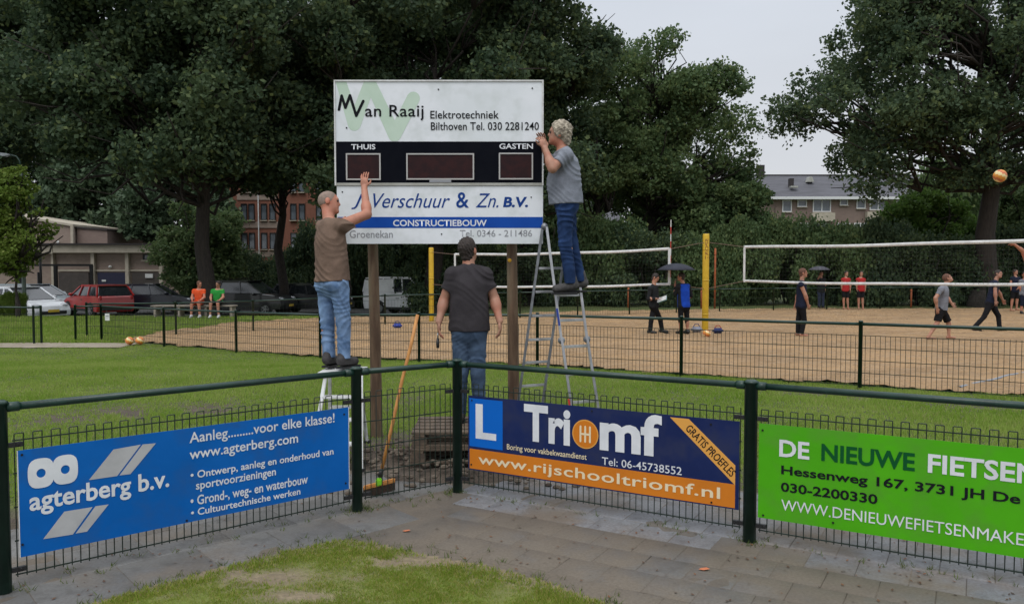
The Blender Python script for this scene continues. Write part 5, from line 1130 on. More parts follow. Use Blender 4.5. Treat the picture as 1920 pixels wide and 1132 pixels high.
# ------------------------------------------------------------------ people: one continuous surface per body, grown from a distance field
class Field:
    def __init__(s, lo, hi, h):
        s.h = h; s.lo = np.array(lo, np.float32); n = np.ceil((np.array(hi) - s.lo) / h).astype(int) + 1; s.n = n
        s.ax = [s.lo[i] + np.arange(n[i], dtype=np.float32) * h for i in range(3)]; s.F = np.full(n, .25, np.float32)
    def sub(s, lo, hi, pad):
        sl = []
        for i in range(3):
            a = int(max(0, np.floor((lo[i] - pad - s.lo[i]) / s.h))); b = int(min(s.n[i], np.ceil((hi[i] + pad - s.lo[i]) / s.h) + 1)); sl.append(slice(a, max(b, a)))
        g = np.meshgrid(*[s.ax[i][sl[i]] for i in range(3)], indexing='ij'); return tuple(sl), np.stack(g, -1)
    def merge(s, sl, d, k):
        if d.size == 0: return
        F = s.F[sl]; h = np.clip(.5 + .5 * (F - d) / k, 0, 1); s.F[sl] = F * (1 - h) + d * h - k * h * (1 - h)
    def cap(s, a, b, ra, rb, k=.02, flat=None, cut=None):
        a = np.array(a, np.float32); b = np.array(b, np.float32); R = max(ra, rb); sl, P = s.sub(np.minimum(a, b) - R, np.maximum(a, b) + R, .05)
        if P.size == 0: return s
        ba = b - a; q = P - a; L = max(float(np.dot(ba, ba)), 1e-8)
        if flat is not None: n, f = flat; n = np.array(n, np.float32); q = q + (q @ n)[..., None] * n * (f - 1); ba = ba + n * np.dot(ba, n) * (f - 1); L = max(float(np.dot(ba, ba)), 1e-8)
        t = np.clip((q @ ba) / L, 0, 1); d = np.linalg.norm(q - t[..., None] * ba, axis=-1) - (ra + (rb - ra) * t)
        if cut is not None:
            for (c, n) in cut: d = np.maximum(d, (P - np.array(c, np.float32)) @ np.array(n, np.float32))
        s.merge(sl, d.astype(np.float32), k); return s
    def ell(s, c, r, ax=None, k=.02):
        c = np.array(c, np.float32); r = np.array(r, np.float32); R = float(r.max()); sl, P = s.sub(c - R, c + R, .05)
        if P.size == 0: return s
        q = P - c
        if ax is not None: q = q @ np.array(ax, np.float32).T
        u = q / r; l = np.linalg.norm(u, axis=-1); g = np.linalg.norm(u / r, axis=-1) + 1e-9; d = l * (l - 1) / g
        s.merge(sl, d.astype(np.float32), k); return s
    def clip(s, c, n):
        g = np.meshgrid(*s.ax, indexing='ij'); d = sum((g[i] - c[i]) * n[i] for i in range(3)); s.F = np.maximum(s.F, d.astype(np.float32)); return s
    def disp(s, fn):
        m = np.abs(s.F) < .05; idx = np.argwhere(m); P = s.lo + idx * s.h; s.F[m] += fn(P).astype(np.float32); return s
    def mesh(s, name):
        F = s.F; S = F < 0; n = s.n
        c = np.zeros(tuple(n - 1), np.int8)
        cor = [(i, j, k) for i in (0, 1) for j in (0, 1) for k in (0, 1)]
        for (i, j, k) in cor: c += S[i:n[0] - 1 + i, j:n[1] - 1 + j, k:n[2] - 1 + k]
        act = np.argwhere((c > 0) & (c < 8)); A = {q: F[act[:, 0] + q[0], act[:, 1] + q[1], act[:, 2] + q[2]] for q in cor}
        acc = np.zeros((len(act), 3)); cnt = np.zeros(len(act))
        for q in cor:
            for ax in range(3):
                if q[ax]: continue
                p = list(q); p[ax] = 1; p = tuple(p); a, b = A[q], A[p]; m = (a < 0) != (b < 0); t = np.where(m, a / np.where(m, a - b, 1), 0)
                pt = np.tile(np.array(q, float), (len(act), 1)); pt[:, ax] += t; acc[m] += pt[m]; cnt[m] += 1
        v = s.lo + (act + acc / cnt[:, None]) * s.h
        idx = -np.ones(tuple(n - 1), np.int64); idx[act[:, 0], act[:, 1], act[:, 2]] = np.arange(len(act)); fs = []
        for ax in range(3):
            o1, o2 = (ax + 1) % 3, (ax + 2) % 3; sl0 = [slice(1, n[i] - 1) for i in range(3)]; sl0[ax] = slice(0, n[ax] - 1); sl1 = list(sl0); sl1[ax] = slice(1, n[ax])
            a = S[tuple(sl0)]; b = S[tuple(sl1)]; e = np.argwhere(a != b); 
            if len(e) == 0: continue
            sg = a[e[:, 0], e[:, 1], e[:, 2]]; e = e + np.array([s_.start for s_ in sl0])
            def I(d1, d2): w = e.copy(); w[:, o1] += d1; w[:, o2] += d2; return idx[w[:, 0], w[:, 1], w[:, 2]]
            f = np.stack([I(-1, -1), I(0, -1), I(0, 0), I(-1, 0)], 1); f[~sg] = f[~sg][:, ::-1]; fs.append(f)
        f = np.concatenate(fs); f = f[(f >= 0).all(1)]; return np_mesh(name, v, f, True)
def nrm(v): v = np.array(v, float); return v / (np.linalg.norm(v) + 1e-9)
def skinm(name, c): return mat(name, c, tuple(x * .8 for x in c), 9, .55, c3=(c[0], c[1] * .75, c[2] * .7), scale3=5)
M['skin'] = skinm('skin', (.43, .22, .145)); M['skin_red'] = skinm('ruddy_skin', (.47, .205, .13)); M['skin_dark'] = skinm('tanned_skin', (.36, .19, .13))
def cloth(name, c, b=.35, sc=14, c2=None): return mat(name, c, c2 or tuple(x * .78 for x in c), 6, .9, bump=b, bscale=sc, bdist=.02, spec=.2)
def denim(name, c, c2): return mat(name, c, c2, 7, .9, bump=.3, bscale=20, bdist=.015, spec=.2, c3=tuple(min(1, x * 1.5) for x in c2), scale3=4)
def folds(amp, seed, fx_=1, dirv=(.35, .2, 1), fr=38):
    d = nrm(dirv)
    def fn(P):
        w = 1.6 * np.sin(P[:, 0] * 11 + seed) + 1.5 * np.sin(P[:, 1] * 9 - P[:, 2] * 5 + seed * 2) + .9 * np.sin(P[:, 2] * 17 + P[:, 0] * 13 + 3 * seed)
        a = np.sin(P @ d * fr + w * 1.7 + seed); g = .5 + .5 * np.sin(P[:, 2] * 6 + P[:, 0] * 8 + seed * 1.3); return amp * (np.abs(a) - .5) * (.35 + g)
    return fn
def person(label, J, face, mats, h=.011, s=1., sleeve=.55, leg=1., shirt_len=.07, belly=0., hair=None, shirt=True, vest=None, hands=None, barefoot=False, finger=True, fold=.006, cat='person', skin='skin', foot_dir=None, group=None, look=None, loose=1., boots=False):
    """J: joints in world space. face: direction the chest faces. look: where the head faces"""
    g = {k: np.array(v, float) for k, v in J.items()}; base = (g['anL'] + g['anR']) / 2; zb = min(g['anL'][2], g['anR'][2]) - .09 * s; base[2] = zb
    root = thing('person', label, cat, tuple(base), 0, group); g = {k: v - base for k, v in g.items()}
    up = nrm(g['neck'] - (g['hipL'] + g['hipR']) / 2); face = nrm(face); face = nrm(face - up * np.dot(face, up)); lat = np.cross(face, up)      # lat points to the person's right
    look = nrm(look) if look is not None else face; P = (g['hipL'] + g['hipR']) / 2; N = g['neck']; tl = np.linalg.norm(N - P); hc = g['head']
    pts = np.array(list(g.values())); lo = pts.min(0) - .26 * s; hi = pts.max(0) + .26 * s; lo[2] = max(lo[2], -.03)
    ax = np.array([lat, face, up])
    B = Field(lo, hi, h)
    def torso(Fd, inf, k=.04, pad=0):
        Fd.ell(P + up * tl * .70 + face * .005, (.155 * s + inf, .105 * s + inf, .19 * s + inf), ax, k).ell(P + up * tl * .36 + face * (.01 + belly * .4), (.140 * s + inf, (.10 + belly) * s + inf, .19 * s + inf), ax, k)
        Fd.ell(P + up * .02 * s - face * .012, (.160 * s + inf, .115 * s + inf, .13 * s + inf), ax, k)
        Fd.cap(g['shL'], g['shR'], .048 * s + inf, .048 * s + inf, k); Fd.cap(N - up * .07 * s, g['shL'], .062 * s + inf, .043 * s + inf, k); Fd.cap(N - up * .07 * s, g['shR'], .062 * s + inf, .043 * s + inf, k)
    torso(B, 0)
    hup = nrm(hc - N + up * .1); hl = nrm(look); hlat = nrm(np.cross(hl, hup)); hup2 = np.cross(hlat, hl); hax = np.array([hlat, hl, hup2])
    B.cap(N - up * .05 * s, hc - hup2 * .05 * s - hl * .015 * s, .058 * s, .055 * s, .025)
    B.ell(hc + hup2 * .025 * s - hl * .008 * s, (.076 * s, .096 * s, .092 * s), hax, .02).ell(hc - hup2 * .045 * s + hl * .028 * s, (.058 * s, .066 * s, .072 * s), hax, .025)
    nose = hc + hl * .095 * s - hup2 * .012 * s; B.cap(hc + hl * .082 * s + hup2 * .022 * s, nose, .009 * s, .015 * s, .012); B.ell(hc + hl * .078 * s - hup2 * .085 * s, (.024 * s, .02 * s, .02 * s), hax, .018)
    B.cap(hc + hl * .082 * s - hup2 * .048 * s + hlat * .018 * s, hc + hl * .082 * s - hup2 * .048 * s - hlat * .018 * s, .009 * s, .009 * s, .006)
    B.cap(hc + hl * .080 * s + hup2 * .034 * s + hlat * .035 * s, hc + hl * .080 * s + hup2 * .034 * s - hlat * .035 * s, .011 * s, .011 * s, .015)
    for sg in (-1, 1): B.ell(hc + hlat * sg * .077 * s - hup2 * .008 * s - hl * .012 * s, (.012 * s, .022 * s, .034 * s), hax, .008)
    for side in 'LR':
        sh, el, wr = g['sh' + side], g['el' + side], g['wr' + side]
        B.cap(sh, el, .054 * s, .046 * s, .03).cap(el, wr, .046 * s, .031 * s, .015).ell(el + (wr - el) * .25, (.051 * s, .051 * s, .08 * s), np.array([nrm(np.cross(wr - el, (0, 1, .3))), nrm(np.cross(np.cross(wr - el, (0, 1, .3)), wr - el)), nrm(wr - el)]), .02)
        hd_ = hands.get(side) if hands else None; d = nrm(hd_[0]) if hd_ else nrm(wr - el); pn = nrm(hd_[1]) if hd_ else lat * (1 if side == 'L' else -1); curl = hd_[2] if hd_ else .5
        pn = nrm(pn - d * np.dot(pn, d)); w = np.cross(d, pn); thumb_s = hd_[3] if hd_ and len(hd_) > 3 else (1 if np.dot(w, face) > 0 else -1); pc = wr + d * .05 * s
        B.ell(pc, (.042 * s, .017 * s, .052 * s), np.array([w, pn, d]), .012)
        if finger:
            r_f = max(.0085 * s, h * .78)
            for i, (o, ln) in enumerate(((-1.5, .062), (-.5, .078), (.5, .082), (1.5, .074))):
                a = pc + d * .035 * s + w * thumb_s * o * .0215 * s; d1 = nrm(d + pn * curl * .6 + w * thumb_s * o * .06); m_ = a + d1 * ln * .55 * s; d2 = nrm(d + pn * curl * 1.9); B.cap(a, m_, r_f, r_f, .004).cap(m_, m_ + d2 * ln * .5 * s, r_f, r_f * .9, .003)
            a = wr + d * .02 * s + w * thumb_s * .025 * s; m_ = a + nrm(d * .7 + w * thumb_s * .9 + pn * .3) * .042 * s; B.cap(a, m_, .013 * s, max(.011 * s, r_f), .008).cap(m_, m_ + nrm(d + w * thumb_s * .2 + pn * curl * .6) * .035 * s, r_f * 1.1, r_f, .003)
        hp, kn, an = g['hip' + side], g['kn' + side], g['an' + side]
        B.cap(hp, kn, .080 * s, .055 * s, .03).cap(kn, an, .053 * s, .036 * s, .02)
        bk = nrm(-face); B.cap(kn + (an - kn) * .15 + bk * .015, kn + (an - kn) * .45 + bk * .012, .048 * s, .040 * s, .03)
        fd = nrm(foot_dir[side]) if foot_dir else nrm(face * V3(1, 1, 0)); hel = an - V3(0, 0, .05 * s) - fd * .035 * s; toe = an - V3(0, 0, .062 * s) + fd * .15 * s
        B.cap(an, hel, .036 * s, .032 * s, .02).cap(hel, toe, .033 * s, .026 * s, .02)
        g['heel' + side], g['toe' + side], g['fd' + side] = hel, toe, fd
    link('body', B.mesh('body'), M[skin], root)
    # eyes
    for sg in (-1, 1):
        q = hc + hl * .083 * s + hlat * sg * .032 * s + hup2 * .014 * s; MB().ball(tuple(q), .011 * s, 8, 6).build('eye', M['plastic_black'], root, True)
    if shirt:
        S_ = Field(lo - .05, hi + .05, h); inf = .018 * s * loose; torso(S_, inf, .03)
        S_.cap(P + up * tl * .62, P + up * (.02), .150 * s * loose + .012, .164 * s * loose + .016, .03, (face, 1.30 / (1 + belly * 5)))
        for side in 'LR':
            if sleeve <= 0: continue
            sh, el, wr = g['sh' + side], g['el' + side], g['wr' + side]
            if sleeve <= 1: e_ = sh + (el - sh) * sleeve; S_.cap(sh - up * .015, e_ + nrm(el - sh) * .04, .054 * s, .066 * s * loose, .06, cut=[(e_, nrm(el - sh))])
            else: S_.cap(sh, el, .062 * s, .054 * s, .03).cap(el, wr, .055 * s, .040 * s, .015, cut=[(wr - nrm(wr - el) * .01, nrm(wr - el))])
        S_.disp(folds(fold, len(label), fr=30)); S_.clip(P - up * shirt_len * s, -up); S_.clip(N + up * .004 * s, nrm(up + face * .45))
        link('shirt', S_.mesh('shirt'), mats['shirt'], root)
        if vest:
            V_ = Field(lo - .05, hi + .05, h); torso(V_, inf + .012, .03); V_.cap(P + up * tl * .6, P + up * .02, .185 * s, .192 * s, .03, (face, 1.3)); V_.clip(P - up * (shirt_len + .01) * s, -up); V_.clip(N - up * .02, up)
            for side, sg in (('L', -1), ('R', 1)): V_.clip(g['sh' + side] - lat * sg * .02, lat * sg)
            link('vest', V_.mesh('vest'), vest, root)
    # trousers
    Tf = Field(lo - .05, hi + .05, h); wl = up * .10 * s
    Tf.ell(P + up * .02 * s - face * .014, (.168 * s, .128 * s, .155 * s), ax, .03); Tf.cap(P + up * .09 * s, P, .150 * s, .165 * s, .02, (face, 1.4))
    for side in 'LR':
        hp, kn, an = g['hip' + side], g['kn' + side], g['an' + side]; sg = 1
        Tf.ell(hp - face * .055 * s - up * .02 * s, (.075 * s, .07 * s, .085 * s), ax, .03)
        if leg >= 1: Tf.cap(hp, kn, .096 * s, .070 * s, .025).cap(kn, an - nrm(an - kn) * .0, .069 * s, .062 * s, .02, cut=[(an - V3(0, 0, .015 * s), V3(0, 0, -1))])
        elif leg > .5: e_ = kn + (an - kn) * (leg - .5) * 2; Tf.cap(hp, kn, .092 * s, .066 * s, .025).cap(kn, e_, .064 * s, .058 * s, .02)
        else: e_ = hp + (kn - hp) * leg * 2; Tf.cap(hp, e_ + nrm(kn - hp) * .03, .098 * s, .092 * s, .025, cut=[(e_, nrm(kn - hp))])
    _f1 = folds(fold * 1.15, len(label) + 3, dirv=(.5, .3, 1), fr=34); _f2 = folds(fold * .5, len(label) + 5, dirv=(-.6, .2, 1), fr=55); Tf.disp(lambda P: (_f1(P) + _f2(P)) * np.clip((P[:, 2] - .12) / .15, .1, 1)); Tf.clip(P + wl, up); link('trousers' if leg > .5 else 'shorts', Tf.mesh('trousers'), mats['legs'], root)
    if not barefoot:
        for side in 'LR':
            hel, toe, an = g['heel' + side], g['toe' + side], g['an' + side]; fd = g['fd' + side]; a_ = np.minimum(hel, toe) - .08; b_ = np.maximum(np.maximum(hel, toe), an) + .10
            Q = Field(a_, b_, min(h, .009)); Q.cap(hel + V3(0, 0, .012), toe + V3(0, 0, .006), .048 * s, .042 * s, .02).cap(an + V3(0, 0, (.07 if boots else .0) * s), hel + V3(0, 0, .02), .052 * s, .045 * s, .02); sole = min(hel[2], toe[2]) - .036 * s
            Q.clip((0, 0, sole), (0, 0, -1)); sh_ = link('shoe', Q.mesh('shoe'), mats['shoes'], root)
            c_ = (hel + toe) / 2 + fd * .006; MB().box((c_[0], c_[1], sole - .004), (.095 * s, np.linalg.norm(toe - hel) + .085 * s, .02), math.atan2(fd[1], fd[0]) - math.pi / 2).build('sole', M['plastic_black'], sh_, bevel=.006)
    if hair:
        kind, hm = hair; Hh = Field(hc - .2 * s, hc + .2 * s, min(h, .008)); 
        if kind == 'stubble': Hh.ell(hc + hup2 * .027 * s - hl * .012 * s, (.0785 * s, .0965 * s, .094 * s), hax); Hh.clip(hc + hl * .045 * s + hup2 * .03 * s, nrm(hl * 1.0 - hup2 * .55)); Hh.clip(hc - hup2 * .035 * s, -hup2)
        elif kind == 'short': Hh.ell(hc + hup2 * .033 * s - hl * .014 * s, (.085 * s, .104 * s, .102 * s), hax).ell(hc - hl * .045 * s - hup2 * .05 * s, (.058 * s, .05 * s, .06 * s), hax, .03); Hh.disp(folds(.008, 5, fr=90)).disp(folds(.006, 3, dirv=(1, .3, .2), fr=120)); Hh.clip(hc + hl * .045 * s + hup2 * .03 * s, nrm(hl - hup2 * .5))
        elif kind == 'fluffy': Hh.ell(hc + hup2 * .040 * s - hl * .028 * s, (.108 * s, .118 * s, .112 * s), hax).ell(hc - hl * .085 * s - hup2 * .05 * s, (.075 * s, .05 * s, .075 * s), hax, .03); Hh.disp(folds(.018, 2, fr=48)).disp(folds(.011, 7, dirv=(1, .4, .3), fr=80)).disp(folds(.005, 4, dirv=(-.5, .6, 1), fr=120)); Hh.clip(hc + hl * .055 * s + hup2 * .035 * s, nrm(hl - hup2 * .35)); 
        elif kind == 'long': Hh.ell(hc + hup2 * .03 * s - hl * .018 * s, (.09 * s, .105 * s, .104 * s), hax).cap(hc - hl * .07 * s, hc - hl * .09 * s - hup2 * .16 * s, .05 * s, .025 * s, .02); Hh.clip(hc + hl * .04 * s + hup2 * .02 * s, nrm(hl - hup2 * .6))
        link('hair', Hh.mesh('hair'), hm, root)
    return root
def A(px, py, Y): return at(px, py, Y)
M['hair_grey'] = mat('silver_grey_hair', (.50, .44, .34), (.20, .17, .13), 22, .85, bump=.9, bscale=70); M['hair_dark'] = mat('dark_brown_hair', (.022, .015, .012), (.04, .028, .022), 40, .7, bump=.8, bscale=90); M['hair_stub'] = mat('shaved_grey_hair', (.20, .15, .12), (.27, .19, .15), 30, .8)
M['hair_red'] = mat('reddish_hair', (.16, .07, .04), (.10, .045, .03), 40, .8)
jeansL = denim('light_blue_denim', (.085, .15, .27), (.17, .26, .41)); jeansD = denim('dark_blue_denim', (.010, .026, .075), (.018, .042, .115)); jeansM = denim('grey_blue_denim', (.034, .058, .10), (.055, .085, .135))
shoeD = mat('dark_work_shoe', (.025, .022, .022), (.045, .04, .04), 20, .7); 

# bald man on the step stool: back three-quarters to us, right arm raised to the score window
Y0 = 7.72; fz_ = STZ + .03
J = dict(head=A(617, 381, Y0 + .08), neck=A(617, 412, Y0), shL=A(607, 424, Y0 + .14), shR=A(642, 421, Y0 - .10), elR=A(688, 402, Y0 + .14), wrR=A(683, 352, Y0 + .33), elL=A(632, 446, Y0 + .36), wrL=A(640, 420, Y0 + .5),
         hipL=A(612, 530, Y0 + .07), hipR=A(636, 530, Y0 - .07), knL=A(614, 604, Y0 + .08), knR=A(644, 604, Y0 - .03), anL=A(617, 672, Y0 + .06), anR=A(645, 672, Y0 - .03))
for k in ('anL', 'anR'): J[k][2] = fz_ + .098
person('bald man in a brown shirt and light jeans reaching up to the scoreboard', J, (.72, .70, 0), dict(shirt=cloth('brown_tshirt', (.185, .125, .092), .5, 16), legs=jeansL, shoes=shoeD), h=.0072, s=1.0, sleeve=.62, shirt_len=-.015, hair=('stubble', M['hair_stub']), hands={'R': ((-.02, .15, 1), (.25, 1, 0), .30, -1), 'L': ((.2, 1, .5), (1, 0, 0), .4)}, fold=.010, skin='skin_red', foot_dir={'L': (.3, .95, 0), 'R': (.5, .85, 0)}, look=(1, .18, -.02), loose=1.12, boots=True)
# man seen from behind on the pallet
Y0 = 7.80
J = dict(head=A(878, 470, Y0 + .03), neck=A(879, 497, Y0), shL=A(849, 514, Y0), shR=A(909, 514, Y0), elL=A(833, 562, Y0 + .03), wrL=A(823, 603, Y0 - .06), elR=A(927, 560, Y0 + .03), wrR=A(937, 602, Y0 - .06),
         hipL=A(865, 620, Y0), hipR=A(895, 620, Y0), knL=A(864, 700, Y0 - .04), knR=A(896, 700, Y0 - .04), anL=A(862, 770, Y0), anR=A(899, 770, Y0))
for k in ('anL', 'anR'): J[k][2] = PAL_TOP + .10
r_man = person('dark-haired man in a charcoal shirt and blue jeans seen from behind on the pallet', J, (.05, 1, 0), dict(shirt=cloth('charcoal_tshirt', (.045, .040, .044), .4, 10), legs=jeansM, shoes=shoeD), h=.0072, s=1.04, sleeve=.60, shirt_len=.0, hair=('short', M['hair_dark']), hands={'L': ((0, -.05, -1), (1, .2, 0), .55), 'R': ((.05, -.05, -1), (-1, .2, 0), .6)}, fold=.006, look=(.42, .9, .12), skin='skin', loose=1.10)
th = A(821, 630, Y0 - .05); tool = thing('screwdriver', 'black handled tool in the left hand of the man seen from behind', 'tool', tuple(th)); MB().tube([(0, 0, .03), (0, -.003, -.02)], .007, 8).build('shank', M['zinc'], tool, True); MB().tube([(0, 0, -.02), (0, -.01, -.06), (0, -.015, -.115)], [.012, .017, .014], 10).build('handle', M['plastic_black'], tool, True)
# grey-haired man on the ladder, profile to the left
Y0 = 8.27; fz_ = RUNG_Z
J = dict(head=A(1047, 252, Y0), neck=A(1057, 278, Y0), shL=A(1060, 291, Y0 - .16), shR=A(1054, 290, Y0 + .15), elL=A(1036, 316, Y0 - .24), wrL=A(1022, 279, Y0 - .17), elR=A(1030, 306, Y0 + .16), wrR=A(1020, 276, Y0 - .03),
         hipL=A(1060, 384, Y0 - .07), hipR=A(1062, 382, Y0 + .09), knL=A(1060, 456, Y0 - .09), knR=A(1070, 452, Y0 + .09), anL=A(1070, 527, Y0 - .08), anR=A(1088, 522, Y0 + .10))
J['anL'][2] = fz_ + .098; J['anR'][2] = fz_ + .115
person('grey-haired man in a grey shirt and dark jeans standing on the folding ladder', J, (-1, -.06, 0), dict(shirt=cloth('grey_blue_tshirt', (.23, .25, .29), .45, 16), legs=jeansD, shoes=mat('grey_work_shoe', (.07, .065, .062), (.03, .03, .03), 16, .8)), h=.0072, s=1.0, sleeve=.62, shirt_len=.0, belly=.045, hair=('fluffy', M['hair_grey']), hands={'L': ((-.35, .15, 1), (-.6, 1, 0), .8, -1), 'R': ((-.2, -.1, 1), (-.5, -1, 0), .7)}, fold=.008, skin='skin', look=(-1, .05, .04), foot_dir={'L': (-1, 0, -.1), 'R': (-1, .1, -.1)}, loose=1.06, boots=True)

# the people on and behind the sand, smaller in the picture
def PJ(spec, Y):
    J = {}
    for k, v in spec.items(): J[k] = A(v[0], v[1], Y + (v[2] if len(v) > 2 else 0))
    return J
def feet(J, z=None, px=None):
    for k in ('anL', 'anR'):
        if z is None: J[k][2] = max(J[k][2], float(sand_h(J[k][0], J[k][1])) + .09) if J[k][2] > .3 else float(sand_h(J[k][0], J[k][1])) + .095
    return J
navy = cloth('navy_sports_top', (.012, .016, .035)); black = cloth('black_sports_cloth', (.010, .010, .012)); red = cloth('red_sports_top', (.42, .03, .03)); grey = cloth('mid_grey_top', (.20, .21, .24)); royal = cloth('royal_blue_vest', (.01, .06, .42)); dark = cloth('dark_jacket', (.018, .020, .022)); shoeB = mat('black_shoe', (.015, .015, .015)); wht = cloth('white_top', (.6, .6, .6))
# A: dark jacket, holding papers
J = feet(PJ(dict(head=(1229, 521, .0), neck=(1226, 533), shR=(1219, 541, -.16), shL=(1226, 541, .16), elR=(1216, 560, -.2), wrR=(1230, 560, -.24), elL=(1224, 560, .2), wrL=(1236, 559, .0), hipR=(1225, 573, -.08), hipL=(1228, 573, .08), knL=(1221, 599, -.08), knR=(1238, 599, .08), anL=(1219, 624, -.1), anR=(1241, 624, .1)), 22.3))
person('man in a dark jacket holding white papers under the black umbrella', J, (.85, -.4, 0), dict(shirt=dark, legs=black, shoes=shoeB), sleeve=1.5, shirt_len=.08, hair=('short', M['hair_dark']), finger=True, look=(.8, -.4, -.5), hands={'L': ((1, .1, 0), (0, 0, 1), .4), 'R': ((1, -.4, 0), (0, 0, 1), .4)}, vest=None)
pp = thing('papers', 'white papers held by the man in the dark jacket', 'papers', tuple(A(1241, 560, 22.1))); R_ = np.array([nrm((.9, -.3, .35)), nrm((.2, .9, .3)), nrm(np.cross(nrm((.9, -.3, .35)), nrm((.2, .9, .3))))]).T
MB().box((0, 0, 0), (.26, .30, .01), R=R_).build('sheet', M['white_alu'], pp); MB().box((.02, 0, -.02), (.24, .28, .008), R=R_).build('sheet', mat('pale_turquoise_sheet', (.3, .6, .65)), pp)
# B: blue vest under umbrella
J = feet(PJ(dict(head=(1277, 519, 0), neck=(1281, 531), shL=(1272, 537, -.08), shR=(1291, 537, .08), elL=(1266, 551, .02), wrL=(1266, 533, .18), elR=(1296, 554, .16), wrR=(1286, 560, .32), hipL=(1277, 574, -.05), hipR=(1287, 574, .05), knL=(1276, 600, -.05), knR=(1288, 600, .05), anL=(1276, 622, -.05), anR=(1289, 622, .05)), 22.3))
person('person in a bright blue vest and black shorts holding the black umbrella', J, (-.5, .85, 0), dict(shirt=dark, legs=black, shoes=shoeB), sleeve=1.5, shirt_len=.02, vest=royal, hair=('short', M['hair_dark']), leg=.62, look=(-.8, .4, 0), hands={'L': ((0, 0, 1), (1, 0, 0), 1.), 'R': ((-1, 0, 0), (0, 0, 1), .5)})
def umbrella(lab, c, grip, r, m, tilt=0.):
    t = thing('umbrella', lab, 'umbrella', tuple(c)); n = 8; b = MB(); vs = []; K = 5
    for i in range(K + 1):
        q = i / K
        for j in range(n * 2):
            a = j * math.pi / n; rr_ = r * q * (1 if j % 2 == 0 else .93 + .07 * (1 - q)); vs.append((rr_ * math.cos(a), rr_ * math.sin(a), r * .34 * (1 - q ** 2.2)))
    m_ = 2 * n; fs = [(i * m_ + j, i * m_ + (j + 1) % m_, (i + 1) * m_ + (j + 1) % m_, (i + 1) * m_ + j) for i in range(K) for j in range(m_)]; b.add(vs, fs); o = b.build('canopy', m, t, True)
    o.modifiers.new('thickness', 'SOLIDIFY').thickness = .006
    rb = MB()
    for j in range(n): a = j * 2 * math.pi / n; rb.tube([(0, 0, r * .33), (r * .55 * math.cos(a), r * .55 * math.sin(a), r * .24), (r * math.cos(a), r * math.sin(a), -.01)], .004, 4)
    rb.build('ribs', M['dark_metal'], t); MB().tube([(0, 0, r * .34 + .06), tuple(np.array(grip) - np.array(c))], .007, 6).build('shaft', M['dark_metal'], t); t.rotation_euler = (0, 0, tilt); return t
um = cloth('dark_grey_umbrella_cloth', (.045, .048, .062), .1)
umbrella('black umbrella held over the man with papers and the person in blue', A(1268, 506, 22.35), A(1268, 540, 22.45), .54, um)
# C: navy player walking
J = feet(PJ(dict(head=(1506, 512), neck=(1503, 525), shL=(1502, 534, .17), shR=(1502, 534, -.17), elR=(1510, 553, -.2), wrR=(1515, 571, -.15), elL=(1496, 552, .22), wrL=(1492, 570, .25), hipL=(1501, 574, .08), hipR=(1504, 574, -.08), knL=(1497, 601, .08), knR=(1508, 600, -.08), anL=(1496, 627, .1), anR=(1503, 625, -.1)), 21.6))
person('man in a sleeveless navy top and black tights walking right on the sand', J, (1, -.15, 0), dict(shirt=navy, legs=black, shoes=shoeB), sleeve=.08, shirt_len=.12, hair=('short', M['hair_red']), barefoot=True, leg=.98, look=(1, -.2, 0), s=1.04)
# D: person with umbrella far
J = feet(PJ(dict(head=(1540, 513), neck=(1539, 520), shR=(1533, 523), shL=(1545, 523), elR=(1531, 532), wrR=(1534, 522, -.15), elL=(1547, 532), wrL=(1547, 541), hipR=(1536, 545), hipL=(1543, 545), knR=(1536, 559), knL=(1543, 559), anR=(1536, 573), anL=(1543, 573)), 35.8))
person('dark-clothed person under a second umbrella behind the right net', J, (0, -1, 0), dict(shirt=dark, legs=cloth('dark_blue_trousers', (.03, .04, .07)), shoes=shoeB), sleeve=1.5, hair=('short', M['hair_dark']), h=.014)
umbrella('grey umbrella of the dark-clothed person behind the right net', A(1536, 506, 35.7), A(1534, 522, 35.6), .5, cloth('grey_umbrella_cloth', (.10, .10, .12), .1))
# E, F: girls in red
for k, (x0, lab) in enumerate(((1586, 'left of the two girls in red tops and black shorts'), (1614, 'right of the two girls in red tops and black shorts'))):
    J = feet(PJ(dict(head=(x0 + 1, 513), neck=(x0, 520), shL=(x0 + 6, 524), shR=(x0 - 6, 524), elL=(x0 + 8, 534), wrL=(x0 + 8, 543), elR=(x0 - 8, 533), wrR=(x0 - 7, 543), hipL=(x0 + 3, 544), hipR=(x0 - 4, 544), knL=(x0 + 3, 560), knR=(x0 - 4, 560), anL=(x0 + 4, 574), anR=(x0 - 4, 574)), 34.6))
    person(lab, J, (.2 - .5 * k, -1, 0), dict(shirt=red, legs=black, shoes=shoeB), s=.93, sleeve=.2, shirt_len=.06, leg=.42, hair=('long', M['hair_dark']), barefoot=True, h=.013, group=None)
# G: running grey shirt
J = feet(PJ(dict(head=(1777, 522), neck=(1770, 534), shL=(1766, 541, .17), shR=(1764, 543, -.17), elR=(1754, 559, -.24), wrR=(1757, 578, -.22), elL=(1776, 558, .25), wrL=(1784, 568, .2), hipL=(1767, 582, .08), hipR=(1763, 582, -.08), knR=(1757, 606, -.1), knL=(1779, 606, .1), anR=(1742, 630, -.12), anL=(1779, 630, .1)), 20.6))
J['anR'][2] = max(J['anR'][2], .13)
person('man in a grey shirt and black shorts running barefoot on the sand', J, (1, -.1, 0), dict(shirt=grey, legs=black, shoes=shoeB), sleeve=.6, shirt_len=-.01, leg=.42, hair=('short', M['hair_red']), barefoot=True, look=(.9, -.2, .5), skin='skin')
